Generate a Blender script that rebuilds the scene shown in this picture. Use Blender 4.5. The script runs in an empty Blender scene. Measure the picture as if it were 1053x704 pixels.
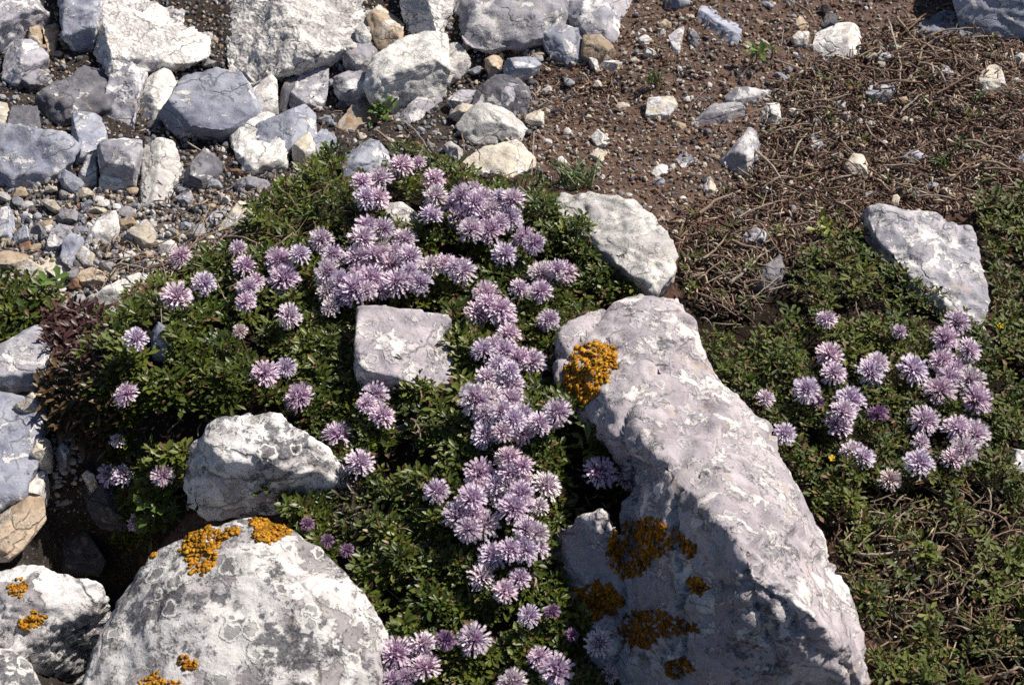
import bpy, bmesh, math, random
import numpy as np
from mathutils import Vector, Matrix, Quaternion

random.seed(11)
rng = np.random.default_rng(11)
scene = bpy.context.scene
COL = scene.collection

# ------------------------------------------------------------------ camera
PITCH, DIST, LENS = 50.0, 0.95, 50.0
W0, H0 = 1053.0, 704.0
cp, sp = math.cos(math.radians(PITCH)), math.sin(math.radians(PITCH))
CAM = np.array([0.0, -DIST * cp, DIST * sp])
cd = bpy.data.cameras.new("camera")
cam = bpy.data.objects.new("camera", cd)
COL.objects.link(cam)
cam.location = CAM
cam.rotation_euler = (math.radians(90 - PITCH), 0, 0)
cd.lens, cd.sensor_width = LENS, 36.0
cd.clip_start, cd.clip_end = 0.02, 200.0
cd.dof.use_dof = True
cd.dof.focus_distance = 0.93
cd.dof.aperture_fstop = 22.0
scene.camera = cam

# ------------------------------------------------------------------ sky + sun
SUN_AZ, SUN_EL = 54.0, 45.0            # azimuth from +Y (away from the camera) towards +X
world = bpy.data.worlds.new("World")
scene.world = world
world.use_nodes = True
nt = world.node_tree
sky = nt.nodes.new("ShaderNodeTexSky")
sky.sky_type = 'NISHITA'
sky.sun_disc = False
sky.sun_elevation = math.radians(SUN_EL)
sky.sun_rotation = math.radians(SUN_AZ)
nt.links.new(sky.outputs[0], nt.nodes["Background"].inputs[0])
nt.nodes["Background"].inputs[1].default_value = 0.05
sd = bpy.data.lights.new("sun", 'SUN')
sd.energy, sd.angle, sd.color = 5.0, math.radians(0.5), (1.0, 0.925, 0.82)
sun = bpy.data.objects.new("sun", sd)
COL.objects.link(sun)
sv = Vector((math.sin(math.radians(SUN_AZ)) * math.cos(math.radians(SUN_EL)),
             math.cos(math.radians(SUN_AZ)) * math.cos(math.radians(SUN_EL)),
             math.sin(math.radians(SUN_EL))))
sun.rotation_euler = sv.to_track_quat('Z', 'Y').to_euler()
sun.location = (1, 1, 2)
vs = scene.view_settings
vs.view_transform = 'Standard'
vs.look = 'None'
vs.gamma = 1.0
vs.use_curve_mapping = False
vs.exposure = 0.45
scene.render.filter_size = 1.15
scene.cycles.use_denoising = False

# ------------------------------------------------------------------ noise
def _hash(ix, iy, iz, s):
    h = (ix.astype(np.uint32) * np.uint32(374761393) + iy.astype(np.uint32) * np.uint32(668265263)
         + iz.astype(np.uint32) * np.uint32(2147483647) + np.uint32(s * 974711 + 13))
    h = (h ^ (h >> np.uint32(13))) * np.uint32(1274126177)
    h = (h ^ (h >> np.uint32(15))) * np.uint32(2246822519)
    return h ^ (h >> np.uint32(16))

def pn(p, s=0):
    p = np.asarray(p, float)
    i = np.floor(p).astype(np.int64)
    f = p - i
    u = f * f * f * (f * (f * 6 - 15) + 10)
    out = 0
    for dx in (0, 1):
        for dy in (0, 1):
            for dz in (0, 1):
                h = _hash(i[:, 0] + dx, i[:, 1] + dy, i[:, 2] + dz, s)
                gx = ((h & np.uint32(1023)).astype(float) / 511.5 - 1)
                gy = (((h >> np.uint32(10)) & np.uint32(1023)).astype(float) / 511.5 - 1)
                gz = (((h >> np.uint32(20)) & np.uint32(1023)).astype(float) / 511.5 - 1)
                d = gx * (f[:, 0] - dx) + gy * (f[:, 1] - dy) + gz * (f[:, 2] - dz)
                w = (u[:, 0] if dx else 1 - u[:, 0]) * (u[:, 1] if dy else 1 - u[:, 1]) * (u[:, 2] if dz else 1 - u[:, 2])
                out = out + w * d
    return out

def fbm(p, o=4, s=0, g=0.5):
    a, r, t = 1.0, 0, 0
    for k in range(o):
        r = r + a * pn(p * (2.03 ** k), s + k * 7)
        a *= g
    return r

# ------------------------------------------------------------------ picture <-> place
def rays(px, py):
    px, py = np.atleast_1d(np.asarray(px, float)), np.atleast_1d(np.asarray(py, float))
    u = (px / W0 - 0.5) * 36 / LENS
    v = -(py / H0 - 0.5) * 36 / LENS * (684.0 / 1024.0)
    return np.stack([u, v * sp + cp, v * cp - sp], 1)

def on_z(px, py, z):
    d = rays(px, py)
    t = (np.asarray(z) - CAM[2]) / d[:, 2]
    return CAM + d * t[:, None]

def to_px(p):
    q = np.asarray(p, float) - CAM
    zc = q[:, 1] * cp - q[:, 2] * sp
    yc = q[:, 1] * sp + q[:, 2] * cp
    u, v = q[:, 0] / zc, yc / zc
    return np.stack([(u * LENS / 36 + 0.5) * W0, (0.5 - v * LENS / 36 / (684.0 / 1024.0)) * H0], 1)

BUMPS = []
for (px, py, sx, sy, h) in [  # centre in picture, radii and height in cm
    (330, 270, 6, 5, 1.8), (470, 240, 7, 4, 1.6), (500, 400, 6, 6, 2.2), (270, 390, 6, 5, 1.8), (520, 520, 5, 5, 2.4),
    (610, 270, 4, 4, 1.4), (480, 640, 7, 5, 1.2), (160, 380, 3, 4, 2.0), (900, 400, 9, 7, 1.0), (820, 300, 6, 4, .9), (980, 600, 9, 8, 0.6),
    (82, 545, 2.6, 3.2, -11.0), (92, 650, 1.7, 3.4, -8.0), (160, 430, 3.0, 4.0, 2.2), (632, 482, 2.4, 2.0, 4.4),
    (180, 70, 16, 6, -1.6), (400, 90, 9, 4, -1.2), (960, 60, 10, 4, .4)]:
    c = on_z(px, py, 0)[0]
    BUMPS.append((c[0], c[1], sx * .01, sy * .01, h * .01))

def Hs(x, y):
    x, y = np.asarray(x, float), np.asarray(y, float)
    z = np.zeros_like(x)
    for cx, cy, sx, sy, h in BUMPS:
        z = z + h * np.exp(-0.5 * (((x - cx) / sx) ** 2 + ((y - cy) / sy) ** 2))
    return z

def Hf(x, y):
    p = np.stack([x, y, np.zeros_like(x)], 1)
    r = np.clip(1.6 - np.hypot(x, y), 0, 1)
    return Hs(x, y) + (0.006 * fbm(p * 9, 3, 3) + 0.0034 * fbm(p * 60, 4, 5)) * np.clip(r * 3, .3, 1)

def ground(px, py, dz=0.0, fine=False):
    z = np.zeros(len(np.atleast_1d(px)))
    for k in range(10):
        p = on_z(px, py, z + dz)
        z = 0.5 * z + 0.5 * (Hf if fine else Hs)(p[:, 0], p[:, 1])
    p[:, 2] = z + dz
    return p

def in_poly(px, py, poly):
    poly = np.asarray(poly, float)
    inside = np.zeros(len(px), bool)
    j = len(poly) - 1
    for i in range(len(poly)):
        xi, yi = poly[i]
        xj, yj = poly[j]
        c = ((yi > py) != (yj > py)) & (px < (xj - xi) * (py - yi) / (yj - yi + 1e-12) + xi)
        inside ^= c
        j = i
    return inside

# ------------------------------------------------------------------ materials
def new_mat(name):
    m = bpy.data.materials.new(name)
    m.use_nodes = True
    return m, m.node_tree, m.node_tree.nodes["Principled BSDF"]

class NB:
    """small helper round a node tree"""
    def __init__(s, t): s.t = t
    def n(s, ty, **k):
        x = s.t.nodes.new(ty)
        for a, b in k.items(): setattr(x, a, b)
        return x
    def link(s, a, b): s.t.links.new(a, b)
    def noise(s, vec, scale, detail=4, rough=.55, dist=0.0):
        x = s.n("ShaderNodeTexNoise")
        x.inputs["Scale"].default_value = scale; x.inputs["Detail"].default_value = detail
        x.inputs["Roughness"].default_value = rough; x.inputs["Distortion"].default_value = dist
        s.link(vec, x.inputs["Vector"])
        return x.outputs["Fac"]
    def ramp(s, fac, a, b):
        x = s.n("ShaderNodeMapRange", interpolation_type='SMOOTHSTEP')
        x.inputs["From Min"].default_value = a; x.inputs["From Max"].default_value = b
        s.link(fac, x.inputs["Value"])
        return x.outputs["Result"]
    def math(s, op, a, b):
        x = s.n("ShaderNodeMath", operation=op)
        for i, v in enumerate((a, b)):
            if isinstance(v, (int, float)): x.inputs[i].default_value = v
            else: s.link(v, x.inputs[i])
        return x.outputs[0]
    def mix(s, fac, a, b, blend='MIX'):
        x = s.n("ShaderNodeMix", data_type='RGBA', blend_type=blend)
        for sock, v in ((x.inputs["Factor"], fac), (x.inputs["A"], a), (x.inputs["B"], b)):
            pass
        ins = [i for i in x.inputs if i.type == 'RGBA']
        if isinstance(fac, (int, float)): x.inputs[0].default_value = fac
        else: s.link(fac, x.inputs[0])
        for sock, v in zip(ins, (a, b)):
            if isinstance(v, tuple): sock.default_value = (*v, 1)
            else: s.link(v, sock)
        return [o for o in x.outputs if o.type == 'RGBA'][0]
    def bump(s, h, strength, dist, normal=None):
        x = s.n("ShaderNodeBump")
        x.inputs["Strength"].default_value = strength; x.inputs["Distance"].default_value = dist
        s.link(h, x.inputs["Height"])
        if normal is not None: s.link(normal, x.inputs["Normal"])
        return x.outputs[0]

def rock_mat(name, c1, c2, crust=(.74, .72, .73), crust_amt=.3, dark=(.07, .07, .08), dark_amt=.2, rings=0.0, bump=1.0, pits=0.0, warm=(.42, .33, .24), warm_amt=.12, f=1.0):
    m, t, b = new_mat(name)
    N = NB(t)
    tc = N.n("ShaderNodeTexCoord").outputs["Object"]
    oi = N.n("ShaderNodeObjectInfo").outputs["Random"]
    cmb = N.n("ShaderNodeCombineXYZ")
    for i, k in enumerate((7.3, 3.1, 5.7)): N.link(N.math('MULTIPLY', oi, k), cmb.inputs[i])
    va = N.n("ShaderNodeVectorMath", operation='ADD')
    N.link(tc, va.inputs[0]); N.link(cmb.outputs[0], va.inputs[1])
    v = va.outputs[0]
    big = N.noise(v, 42 * f, 8, .62, .5)
    mid = N.noise(v, 150 * f, 7, .68, .3)
    fine = N.noise(v, 650, 5, .7)
    # bedding streaks
    mp = N.n("ShaderNodeMapping"); mp.inputs["Rotation"].default_value = (.5, .6, .4); mp.inputs["Scale"].default_value = (1, 1, 4.5)
    N.link(v, mp.inputs["Vector"])
    st = N.noise(mp.outputs[0], 38 * f, 6, .6, .6)
    col = N.mix(N.ramp(big, .38, .62), c1, c2)
    col = N.mix(N.math('MULTIPLY', N.ramp(st, .52, .64), .55), col, tuple(x * .62 for x in c1))
    wn = N.noise(v, 52 * f, 6, .65, 1.0)
    col = N.mix(N.math('MULTIPLY', N.ramp(wn, .57, .66), min(1, warm_amt * 4)), col, warm)
    # pale crust in hard edged patches
    cn = N.math('ADD', N.math('MULTIPLY', N.noise(v, 55 * f, 9, .66, .5), .8), N.math('MULTIPLY', mid, .2))
    e = .60 - .20 * crust_amt
    cm = N.ramp(cn, e, e + .022)
    cm2 = N.ramp(cn, e + .05, e + .08)
    ccol = N.mix(cm2, tuple(.80 * x for x in crust), crust)
    col = N.mix(cm, col, ccol)
    # dark lichen patches and freckles
    dn = N.math('ADD', N.math('MULTIPLY', N.noise(v, 230 * f, 6, .72), .5), N.math('MULTIPLY', N.noise(v, 34 * f, 5, .6), .5))
    ed = .605 - .10 * dark_amt
    dm = N.ramp(dn, ed, ed + .035)
    col = N.mix(N.math('MULTIPLY', dm, .9), col, N.mix(N.ramp(fine, .4, .6), dark, tuple(2.4 * x for x in dark)))
    # hairline cracks
    wv = N.n("ShaderNodeTexNoise"); wv.inputs["Scale"].default_value = 60; wv.inputs["Detail"].default_value = 5
    N.link(v, wv.inputs["Vector"])
    wsc = N.n("ShaderNodeVectorMath", operation='SCALE'); wsc.inputs["Scale"].default_value = .03
    N.link(wv.outputs["Color"], wsc.inputs[0])
    wad = N.n("ShaderNodeVectorMath", operation='ADD'); N.link(mp.outputs[0], wad.inputs[0]); N.link(wsc.outputs[0], wad.inputs[1])
    cr = N.n("ShaderNodeTexVoronoi", feature='DISTANCE_TO_EDGE'); cr.inputs["Scale"].default_value = 17 * f
    N.link(wad.outputs[0], cr.inputs["Vector"])
    crk = N.math('MULTIPLY', N.math('SUBTRACT', 1.0, N.ramp(cr.outputs["Distance"], .0, .035)), N.ramp(big, .42, .56))
    col = N.mix(N.math('MULTIPLY', crk, .6), col, tuple(.35 * x for x in c1))
    h2 = N.math('SUBTRACT', cm, N.math('MULTIPLY', crk, 1.5))
    if rings:
        vo = N.n("ShaderNodeTexVoronoi", feature='F1', distance='EUCLIDEAN')
        vo.inputs["Scale"].default_value = 105 * f
        dv = N.n("ShaderNodeVectorMath", operation='ADD')
        nn = N.n("ShaderNodeTexNoise"); nn.inputs["Scale"].default_value = 170; nn.inputs["Detail"].default_value = 5
        N.link(v, nn.inputs["Vector"])
        sc = N.n("ShaderNodeVectorMath", operation='SCALE'); sc.inputs["Scale"].default_value = .010
        N.link(nn.outputs["Color"], sc.inputs[0]); N.link(v, dv.inputs[0]); N.link(sc.outputs[0], dv.inputs[1])
        N.link(dv.outputs[0], vo.inputs["Vector"])
        d = vo.outputs["Distance"]
        ring = N.math('MULTIPLY', N.ramp(d, .28, .32), N.math('SUBTRACT', 1.0, N.ramp(d, .38, .44)))
        sepc = N.n("ShaderNodeSeparateColor"); N.link(vo.outputs["Color"], sepc.inputs[0])
        has = N.ramp(sepc.outputs[0], .42, .46)
        inner = N.math('MULTIPLY', N.math('SUBTRACT', 1.0, N.ramp(d, .26, .31)), has)
        col = N.mix(N.math('MULTIPLY', inner, .8 * rings), col, N.mix(N.ramp(sepc.outputs[1], .3, .7), (.17, .16, .17), (.42, .41, .41)))
        col = N.mix(N.math('MULTIPLY', N.math('MULTIPLY', ring, has), rings), col, (.76, .75, .73))
        h2 = N.math('ADD', h2, N.math('MULTIPLY', ring, has))
    col = N.mix(N.ramp(fine, .25, .6), N.mix(.24, col, (.0, .0, .0)), col)
    hs = N.n("ShaderNodeHueSaturation")
    N.link(N.math('ADD', N.math('MULTIPLY', oi, .4), .8), hs.inputs["Value"]); N.link(col, hs.inputs["Color"])
    N.link(hs.outputs[0], b.inputs["Base Color"])
    b.inputs["Roughness"].default_value = .85
    b.inputs["Specular IOR Level"].default_value = .25
    hh = N.math('ADD', N.math('MULTIPLY', mid, 1.0), N.math('MULTIPLY', fine, .25))
    hh = N.math('ADD', hh, N.math('MULTIPLY', big, .8))
    if pits:
        vo = N.n("ShaderNodeTexVoronoi", feature='F1'); vo.inputs["Scale"].default_value = 300
        N.link(v, vo.inputs["Vector"])
        hh = N.math('ADD', hh, N.math('MULTIPLY', vo.outputs["Distance"], 1.2 * pits))
    n1 = N.bump(hh, .6 * bump, .0022)
    n2 = N.bump(h2, .7 * bump, .0006, n1)
    N.link(n2, b.inputs["Normal"])
    return m

MAT = {
    'g': rock_mat("grey_limestone", (.29, .285, .335), (.44, .425, .465), crust_amt=.42, dark_amt=.4),
    'b': rock_mat("bluish_limestone", (.235, .25, .325), (.36, .375, .44), crust_amt=.2, dark_amt=.4, warm_amt=.05),
    'd': rock_mat("dark_limestone", (.125, .125, .15), (.225, .22, .25), crust_amt=.15, dark_amt=.6),
    'w': rock_mat("chalky_limestone", (.50, .48, .48), (.68, .66, .64), crust=(.8, .78, .75), crust_amt=.5, dark_amt=.1),
    'p': rock_mat("pitted_limestone", (.50, .48, .49), (.64, .61, .61), crust=(.80, .77, .75), crust_amt=.7, dark_amt=.3, pits=.8, bump=1.1),
    't': rock_mat("tan_limestone", (.36, .27, .19), (.50, .41, .32), crust=(.66, .6, .53), crust_amt=.3, dark_amt=.3, warm=(.34, .18, .08), warm_amt=.2),
    'c': rock_mat("cream_limestone", (.52, .46, .38), (.66, .60, .52), crust_amt=.35, dark_amt=.2),
    'k': rock_mat("shade_darkened_limestone", (.05, .05, .06), (.09, .09, .10), crust=(.2, .2, .2), crust_amt=.1, dark_amt=.4),  # near-black colour stands in for the deep shade of the hollow
    'm': rock_mat("lichened_limestone", (.34, .315, .33), (.52, .49, .50), crust=(.76, .74, .74), crust_amt=.70, dark_amt=.8, rings=.85, bump=1.2, f=.66),
    'B': rock_mat("mauve_limestone", (.33, .30, .335), (.49, .445, .475), crust=(.69, .655, .66), crust_amt=.36, dark_amt=.5, rings=.3, warm_amt=.16, bump=1.15, f=.8),
}

def tint_mat(name, rough=.8, spec=.2, bumpscale=None, transl=0.0):
    m, t, b = new_mat(name)
    N = NB(t)
    a = N.n("ShaderNodeAttribute", attribute_name="tint")
    N.link(a.outputs["Color"], b.inputs["Base Color"])
    b.inputs["Roughness"].default_value = rough
    b.inputs["Specular IOR Level"].default_value = spec
    if bumpscale:
        tc = N.n("ShaderNodeTexCoord").outputs["Object"]
        nz = N.noise(tc, bumpscale, 4, .65)
        N.link(N.bump(nz, .7, .0008), b.inputs["Normal"])
        N.link(N.mix(N.ramp(nz, .3, .7), N.mix(.45, a.outputs["Color"], (0., 0., 0.)), a.outputs["Color"]), b.inputs["Base Color"])
    if transl:
        tr = N.n("ShaderNodeBsdfTranslucent")
        N.link(a.outputs["Color"], tr.inputs["Color"])
        mx = N.n("ShaderNodeMixShader"); mx.inputs[0].default_value = transl
        N.link(b.outputs[0], mx.inputs[1]); N.link(tr.outputs[0], mx.inputs[2])
        N.link(mx.outputs[0], t.nodes["Material Output"].inputs["Surface"])
    return m

M_LEAF = tint_mat("leaf", .40, .38, None, .2)
M_PETAL = tint_mat("petal", .7, .15, None, .25)
M_TWIG = tint_mat("dry_wood", .85, .15, 500)
M_PEB = tint_mat("gravel_stone", .85, .2, 420)
M_LICH = tint_mat("orange_lichen", .8, .15, 900)
M_STEM = tint_mat("green_stem", .6, .3)

def soil_mat():
    m, t, b = new_mat("soil")
    N = NB(t)
    tc = N.n("ShaderNodeTexCoord").outputs["Object"]
    a = N.n("ShaderNodeAttribute", attribute_name="tint").outputs["Color"]
    n1 = N.noise(tc, 60, 8, .7); n2 = N.noise(tc, 420, 5, .7)
    col = N.mix(N.ramp(n1, .3, .7), N.mix(.55, a, (0., 0., 0.)), a)
    col = N.mix(N.ramp(n2, .58, .7), col, (.26, .21, .18))
    col = N.mix(N.ramp(n2, .44, .34), col, (.015, .011, .009))
    N.link(col, b.inputs["Base Color"])
    b.inputs["Roughness"].default_value = .95
    b.inputs["Specular IOR Level"].default_value = .1
    hh = N.math('ADD', n1, N.math('MULTIPLY', n2, .5))
    N.link(N.bump(hh, 1.0, .004), b.inputs["Normal"])
    return m

# ------------------------------------------------------------------ mesh helpers
def mesh_from(name, V, F, mat, tint=None, smooth=True):
    """F: (n,3) or (n,4) array; tint: per-vertex rgb"""
    V = np.asarray(V, np.float32); F = np.asarray(F, np.int32)
    me = bpy.data.meshes.new(name)
    k = F.shape[1]
    me.vertices.add(len(V)); me.vertices.foreach_set("co", V.ravel())
    me.loops.add(F.size); me.loops.foreach_set("vertex_index", F.ravel())
    me.polygons.add(len(F)); me.polygons.foreach_set("loop_start", np.arange(0, F.size, k, dtype=np.int32))
    me.polygons.foreach_set("use_smooth", np.full(len(F), smooth))
    me.update(calc_edges=True)
    if tint is not None:
        at = me.color_attributes.new("tint", 'FLOAT_COLOR', 'POINT')
        at.data.foreach_set("color", np.concatenate([np.asarray(tint, np.float32), np.ones((len(V), 1), np.float32)], 1).ravel())
    me.materials.append(mat)
    return me

def link(name, me, parent=None, loc=None):
    o = bpy.data.objects.new(name, me)
    COL.objects.link(o)
    if loc is not None: o.location = loc
    if parent is not None: o.parent = parent
    return o

def tag(o, label=None, cat=None, group=None, kind=None):
    if label: o["label"] = label
    if cat: o["category"] = cat
    if group: o["group"] = group
    if kind: o["kind"] = kind
    return o

def tube(P, R, sides=6, cap=True):
    P = np.asarray(P, float); n = len(P)
    V, F = [], []
    t = np.gradient(P, axis=0); t /= np.linalg.norm(t, axis=1)[:, None] + 1e-12
    up = np.array([.13, .21, .97])
    for i in range(n):
        a = np.cross(t[i], up); a /= np.linalg.norm(a) + 1e-9
        b = np.cross(t[i], a)
        for k in range(sides):
            th = 2 * math.pi * k / sides
            V.append(P[i] + R[i] * (math.cos(th) * a + math.sin(th) * b))
    for i in range(n - 1):
        for k in range(sides):
            k2 = (k + 1) % sides
            F.append((i * sides + k, i * sides + k2, (i + 1) * sides + k2, (i + 1) * sides + k))
    return np.array(V), np.array(F)

def ico(sub):
    bm = bmesh.new(); bmesh.ops.create_icosphere(bm, subdivisions=sub, radius=1.0)
    V = np.array([v.co[:] for v in bm.verts]); F = np.array([[v.index for v in f.verts] for f in bm.faces])
    bm.free()
    return V, F

def rand_rot(n):
    q = rng.normal(size=(n, 4)); q /= np.linalg.norm(q, axis=1)[:, None]
    w, x, y, z = q.T
    return np.stack([np.stack([1 - 2 * (y * y + z * z), 2 * (x * y - z * w), 2 * (x * z + y * w)], 1),
                     np.stack([2 * (x * y + z * w), 1 - 2 * (x * x + z * z), 2 * (y * z - x * w)], 1),
                     np.stack([2 * (x * z - y * w), 2 * (y * z + x * w), 1 - 2 * (x * x + y * y)], 1)], 1)

# ------------------------------------------------------------------ zones (picture outlines of what grows where)
Z_MAT = [(88, 335), (130, 312), (172, 290), (215, 265), (255, 232), (290, 200), (322, 176), (345, 160), (375, 172), (400, 160), (430, 168), (480, 183), (530, 182),
         (565, 197), (575, 232), (620, 245), (655, 275), (680, 300), (640, 325), (580, 350), (582, 380), (580, 420), (612, 437), (655, 455), (660, 500), (628, 525), (590, 530), (563, 560),
         (575, 600), (600, 650), (640, 704), (655, 780), (380, 780), (402, 690), (395, 640), (345, 595), (305, 555), (292, 522), (190, 530), (160, 565), (128, 578), (118, 560), (135, 500), (112, 480), (62, 432), (60, 400), (75, 370)]
Z_RIGHT = [(700, 255), (760, 232), (830, 262), (880, 235), (930, 285), (990, 335), (1022, 345), (1012, 270), (1000, 215), (1053, 190), (1130, 190), (1160, 800), (900, 800), (895, 660), (850, 560), (812, 488), (758, 420), (733, 385), (710, 330), (690, 290)]
Z_TUFT = [(-80, 285), (30, 285), (66, 310), (62, 330), (30, 343), (0, 362), (-90, 400)]
Z_STONES = [(-120, -120), (600, -120), (560, 60), (555, 180), (480, 185), (330, 170), (290, 205), (215, 262), (90, 325), (-120, 290)]
Z_PATH = [(520, -120), (1180, -120), (1180, 210), (880, 225), (800, 260), (690, 240), (640, 200), (560, 192), (530, 150)]
Z_LITTER = [(690, 225), (760, 190), (800, 90), (880, 40), (1180, -40), (1180, 230), (1000, 215), (880, 235), (820, 275), (770, 330), (735, 330), (700, 300)]
Z_DRY = [(880, 500), (1053, 480), (1150, 480), (1150, 800), (900, 800), (895, 660), (870, 600), (850, 540)]

# ------------------------------------------------------------------ ground sheet
def axis(lo, hi, step, far):
    a = list(np.arange(lo, hi + step / 2, step))
    s, x, out = step, hi, []
    while x < far:
        s *= 1.35; x += s; out.append(x)
    s, x, neg = step, lo, []
    while x > -far:
        s *= 1.35; x -= s; neg.append(x)
    return np.array(neg[::-1] + a + out)
gx, gy = axis(-.52, .52, .0035, 60), axis(-.40, .60, .0035, 60)
X, Y = np.meshgrid(gx, gy)
gxy = np.stack([X.ravel(), Y.ravel()], 1)
GV = np.concatenate([gxy, Hf(gxy[:, 0], gxy[:, 1])[:, None]], 1)
nx, ny = len(gx), len(gy)
ii = np.arange(nx * ny).reshape(ny, nx)
GF = np.stack([ii[:-1, :-1].ravel(), ii[:-1, 1:].ravel(), ii[1:, 1:].ravel(), ii[1:, :-1].ravel()], 1)
gp = to_px(np.concatenate([gxy, Hs(gxy[:, 0], gxy[:, 1])[:, None]], 1))
jit = 14 * np.stack([fbm(GV * 25, 3, 21), fbm(GV * 25, 3, 22)], 1)
gq = gp + jit
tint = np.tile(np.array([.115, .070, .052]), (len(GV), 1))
tint[in_poly(gq[:, 0], gq[:, 1], Z_STONES)] = (.075, .060, .054)  # grey-brown soil, darkened to paint shade into the gaps between stones
tint[in_poly(gq[:, 0], gq[:, 1], [(-110, 190), (300, 190), (215, 262), (90, 325), (-110, 300)])] = (.20, .16, .135)
tint[in_poly(gq[:, 0], gq[:, 1], Z_PATH)] = (.19, .125, .102)
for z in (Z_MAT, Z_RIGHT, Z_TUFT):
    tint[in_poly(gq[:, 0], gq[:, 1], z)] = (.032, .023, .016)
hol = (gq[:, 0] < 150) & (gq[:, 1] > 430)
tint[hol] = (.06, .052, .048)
far = np.hypot(gxy[:, 0], gxy[:, 1]) > .9
tint[far] = (.15, .12, .095)
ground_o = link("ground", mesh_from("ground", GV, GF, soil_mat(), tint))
tag(ground_o, "reddish brown stony soil under the rocks and plants", "ground", kind="structure")

# ------------------------------------------------------------------ rocks
ROCKS = []      # name, label, material key, pieces of (px,py,z cm) points
ROCK_OUT = []   # picture outline of each, for keeping gravel and leaves out

def crest(outline, h, inset=.7, lift=0.0, shift=.08, seed=0, tilt=0.0):
    r = random.Random(seed)
    o = np.array(outline, float)
    y0, y1 = o[:, 1].min(), o[:, 1].max()
    x0, x1 = o[:, 0].min(), o[:, 0].max()
    c = o.mean(0)
    pts = []
    for x, y in o:
        t = (y1 - y) / (y1 - y0)
        pts.append((x, y, lift + h * (.10 + .62 * t)))
    k = len(o)
    for i in range(k):
        if k > 7 and r.random() < .35: continue
        s = inset * r.uniform(.82, 1.12)
        x, y = c + (o[i] - c) * s
        y -= shift * (y1 - y0)
        t = (y1 - y) / (y1 - y0)
        u = (x - x0) / (x1 - x0) - .5
        pts.append((x, y, lift + h * (r.uniform(.78, .98) + .1 * t + tilt * u)))
    return pts

def rock(label, key, outline=None, h=2.0, name="stone", cat="stone", pieces=None, under=.16, drop=None, lift=0.0, group=None, vox=None, rough=1.0, zb=None, **kw):
    if outline is not None:
        oc = np.array(outline, float).mean(0)
        outline = [tuple(oc + (np.array(q) - oc) * (1.03 if pieces is not None else 1.11)) for q in outline]
    if pieces is None:
        pieces = [crest(outline, h, lift=lift, seed=len(ROCKS) * 7 + 3, **kw)]
        out = outline
    else:
        allp = np.array([p[:2] for pc in pieces for p in pc], float); pc0 = (allp.min(0) + allp.max(0)) / 2
        pieces = [[(pc0[0] + (p[0] - pc0[0]) * 1.03, pc0[1] + (p[1] - pc0[1]) * 1.03, p[2]) for p in pc] for pc in pieces]
        out = outline if outline is not None else [p[:2] for p in pieces[0]]
    ROCK_OUT.append(np.array(out, float))
    ROCKS.append(dict(label=label, key=key, pieces=pieces, name=name, cat=cat, under=under, drop=(h if drop is None else drop) * .01, group=group, vox=vox, rough=rough, zb0=zb, auto=len(pieces) == 1 and outline is not None and name == 'stone', out=np.array(out, float)))

exec_rocks = None
SG = "loose limestone stones"
def R(label, key, outline, h, keep=False, **k):
    cx, cy = np.array(outline, float).mean(0)
    if cx < 560 and cy < 190:
        k['lift'] = min(k.get('lift', 0), .5) + .25; k['under'] = .22; k['drop'] = .9
        oc = np.array([cx, cy]); outline = [tuple(oc + (np.array(q) - oc) * 1.13) for q in outline]
    elif cx > 560 and cy < 200:
        k['lift'] = k.get('lift', 0) - .12
        oc = np.array([cx, cy]); outline = [tuple(oc + (np.array(q) - oc) * 1.08) for q in outline]
    rock(label, key, outline, h if keep else h * .66, group=SG, **k)

# the large rocks among the plants
rock("great mauve grey boulder with orange lichen, between the flower chain and the green slope", 'B', name="boulder", cat="boulder", drop=6, vox=.0026, rough=.9,
     outline=[(572, 340), (600, 330), (648, 318), (690, 308), (712, 338), (735, 385), (760, 425), (797, 455), (815, 490), (850, 560), (872, 605), (893, 660), (893, 704), (640, 704), (600, 660), (575, 600), (563, 560), (590, 534), (628, 528), (664, 512), (662, 470), (640, 448), (606, 432), (578, 412)],
     pieces=[[(660, 458, 4.2), (690, 488, 7.8), (740, 533, 10.6), (790, 592, 10.8), (838, 640, 8.6), (874, 674, 5.4), (735, 385, 2.4), (760, 425, 2.3), (797, 455, 2.6), (815, 490, 2.2), (850, 560, 1.6), (872, 605, 1.3), (892, 660, 1.0),
              (893, 712, 0), (860, 735, -.5), (700, 765, -1), (640, 708, 0), (636, 600, 1.2), (645, 550, 2.8), (668, 515, 4.3), (770, 500, 5.4), (820, 575, 5.0)],
             [(572, 345, 3.4), (598, 328, 3.6), (648, 312, 3.4), (691, 300, 2.4), (712, 338, 2.6), (735, 385, 2.4), (760, 425, 2.3), (660, 458, 4.2), (690, 488, 7.8), (606, 425, 4.4), (580, 412, 3.2), (650, 380, 4.6)],
             [(564, 562, .5), (567, 546, 1.8), (590, 533, 3.2), (622, 524, 4.2), (640, 540, 4.6), (632, 580, 2.5), (594, 595, .4), (573, 589, .2)],
             [(576, 600, .4), (584, 574, 1.2), (640, 548, 3.2), (700, 600, 3.2), (700, 720, 0), (640, 708, 0), (600, 660, 0)],
             [(830, 560, 2.6), (868, 606, 1.8), (888, 632, 1.6), (894, 668, 1.2), (880, 700, .8), (840, 690, 2.5)]])
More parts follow.
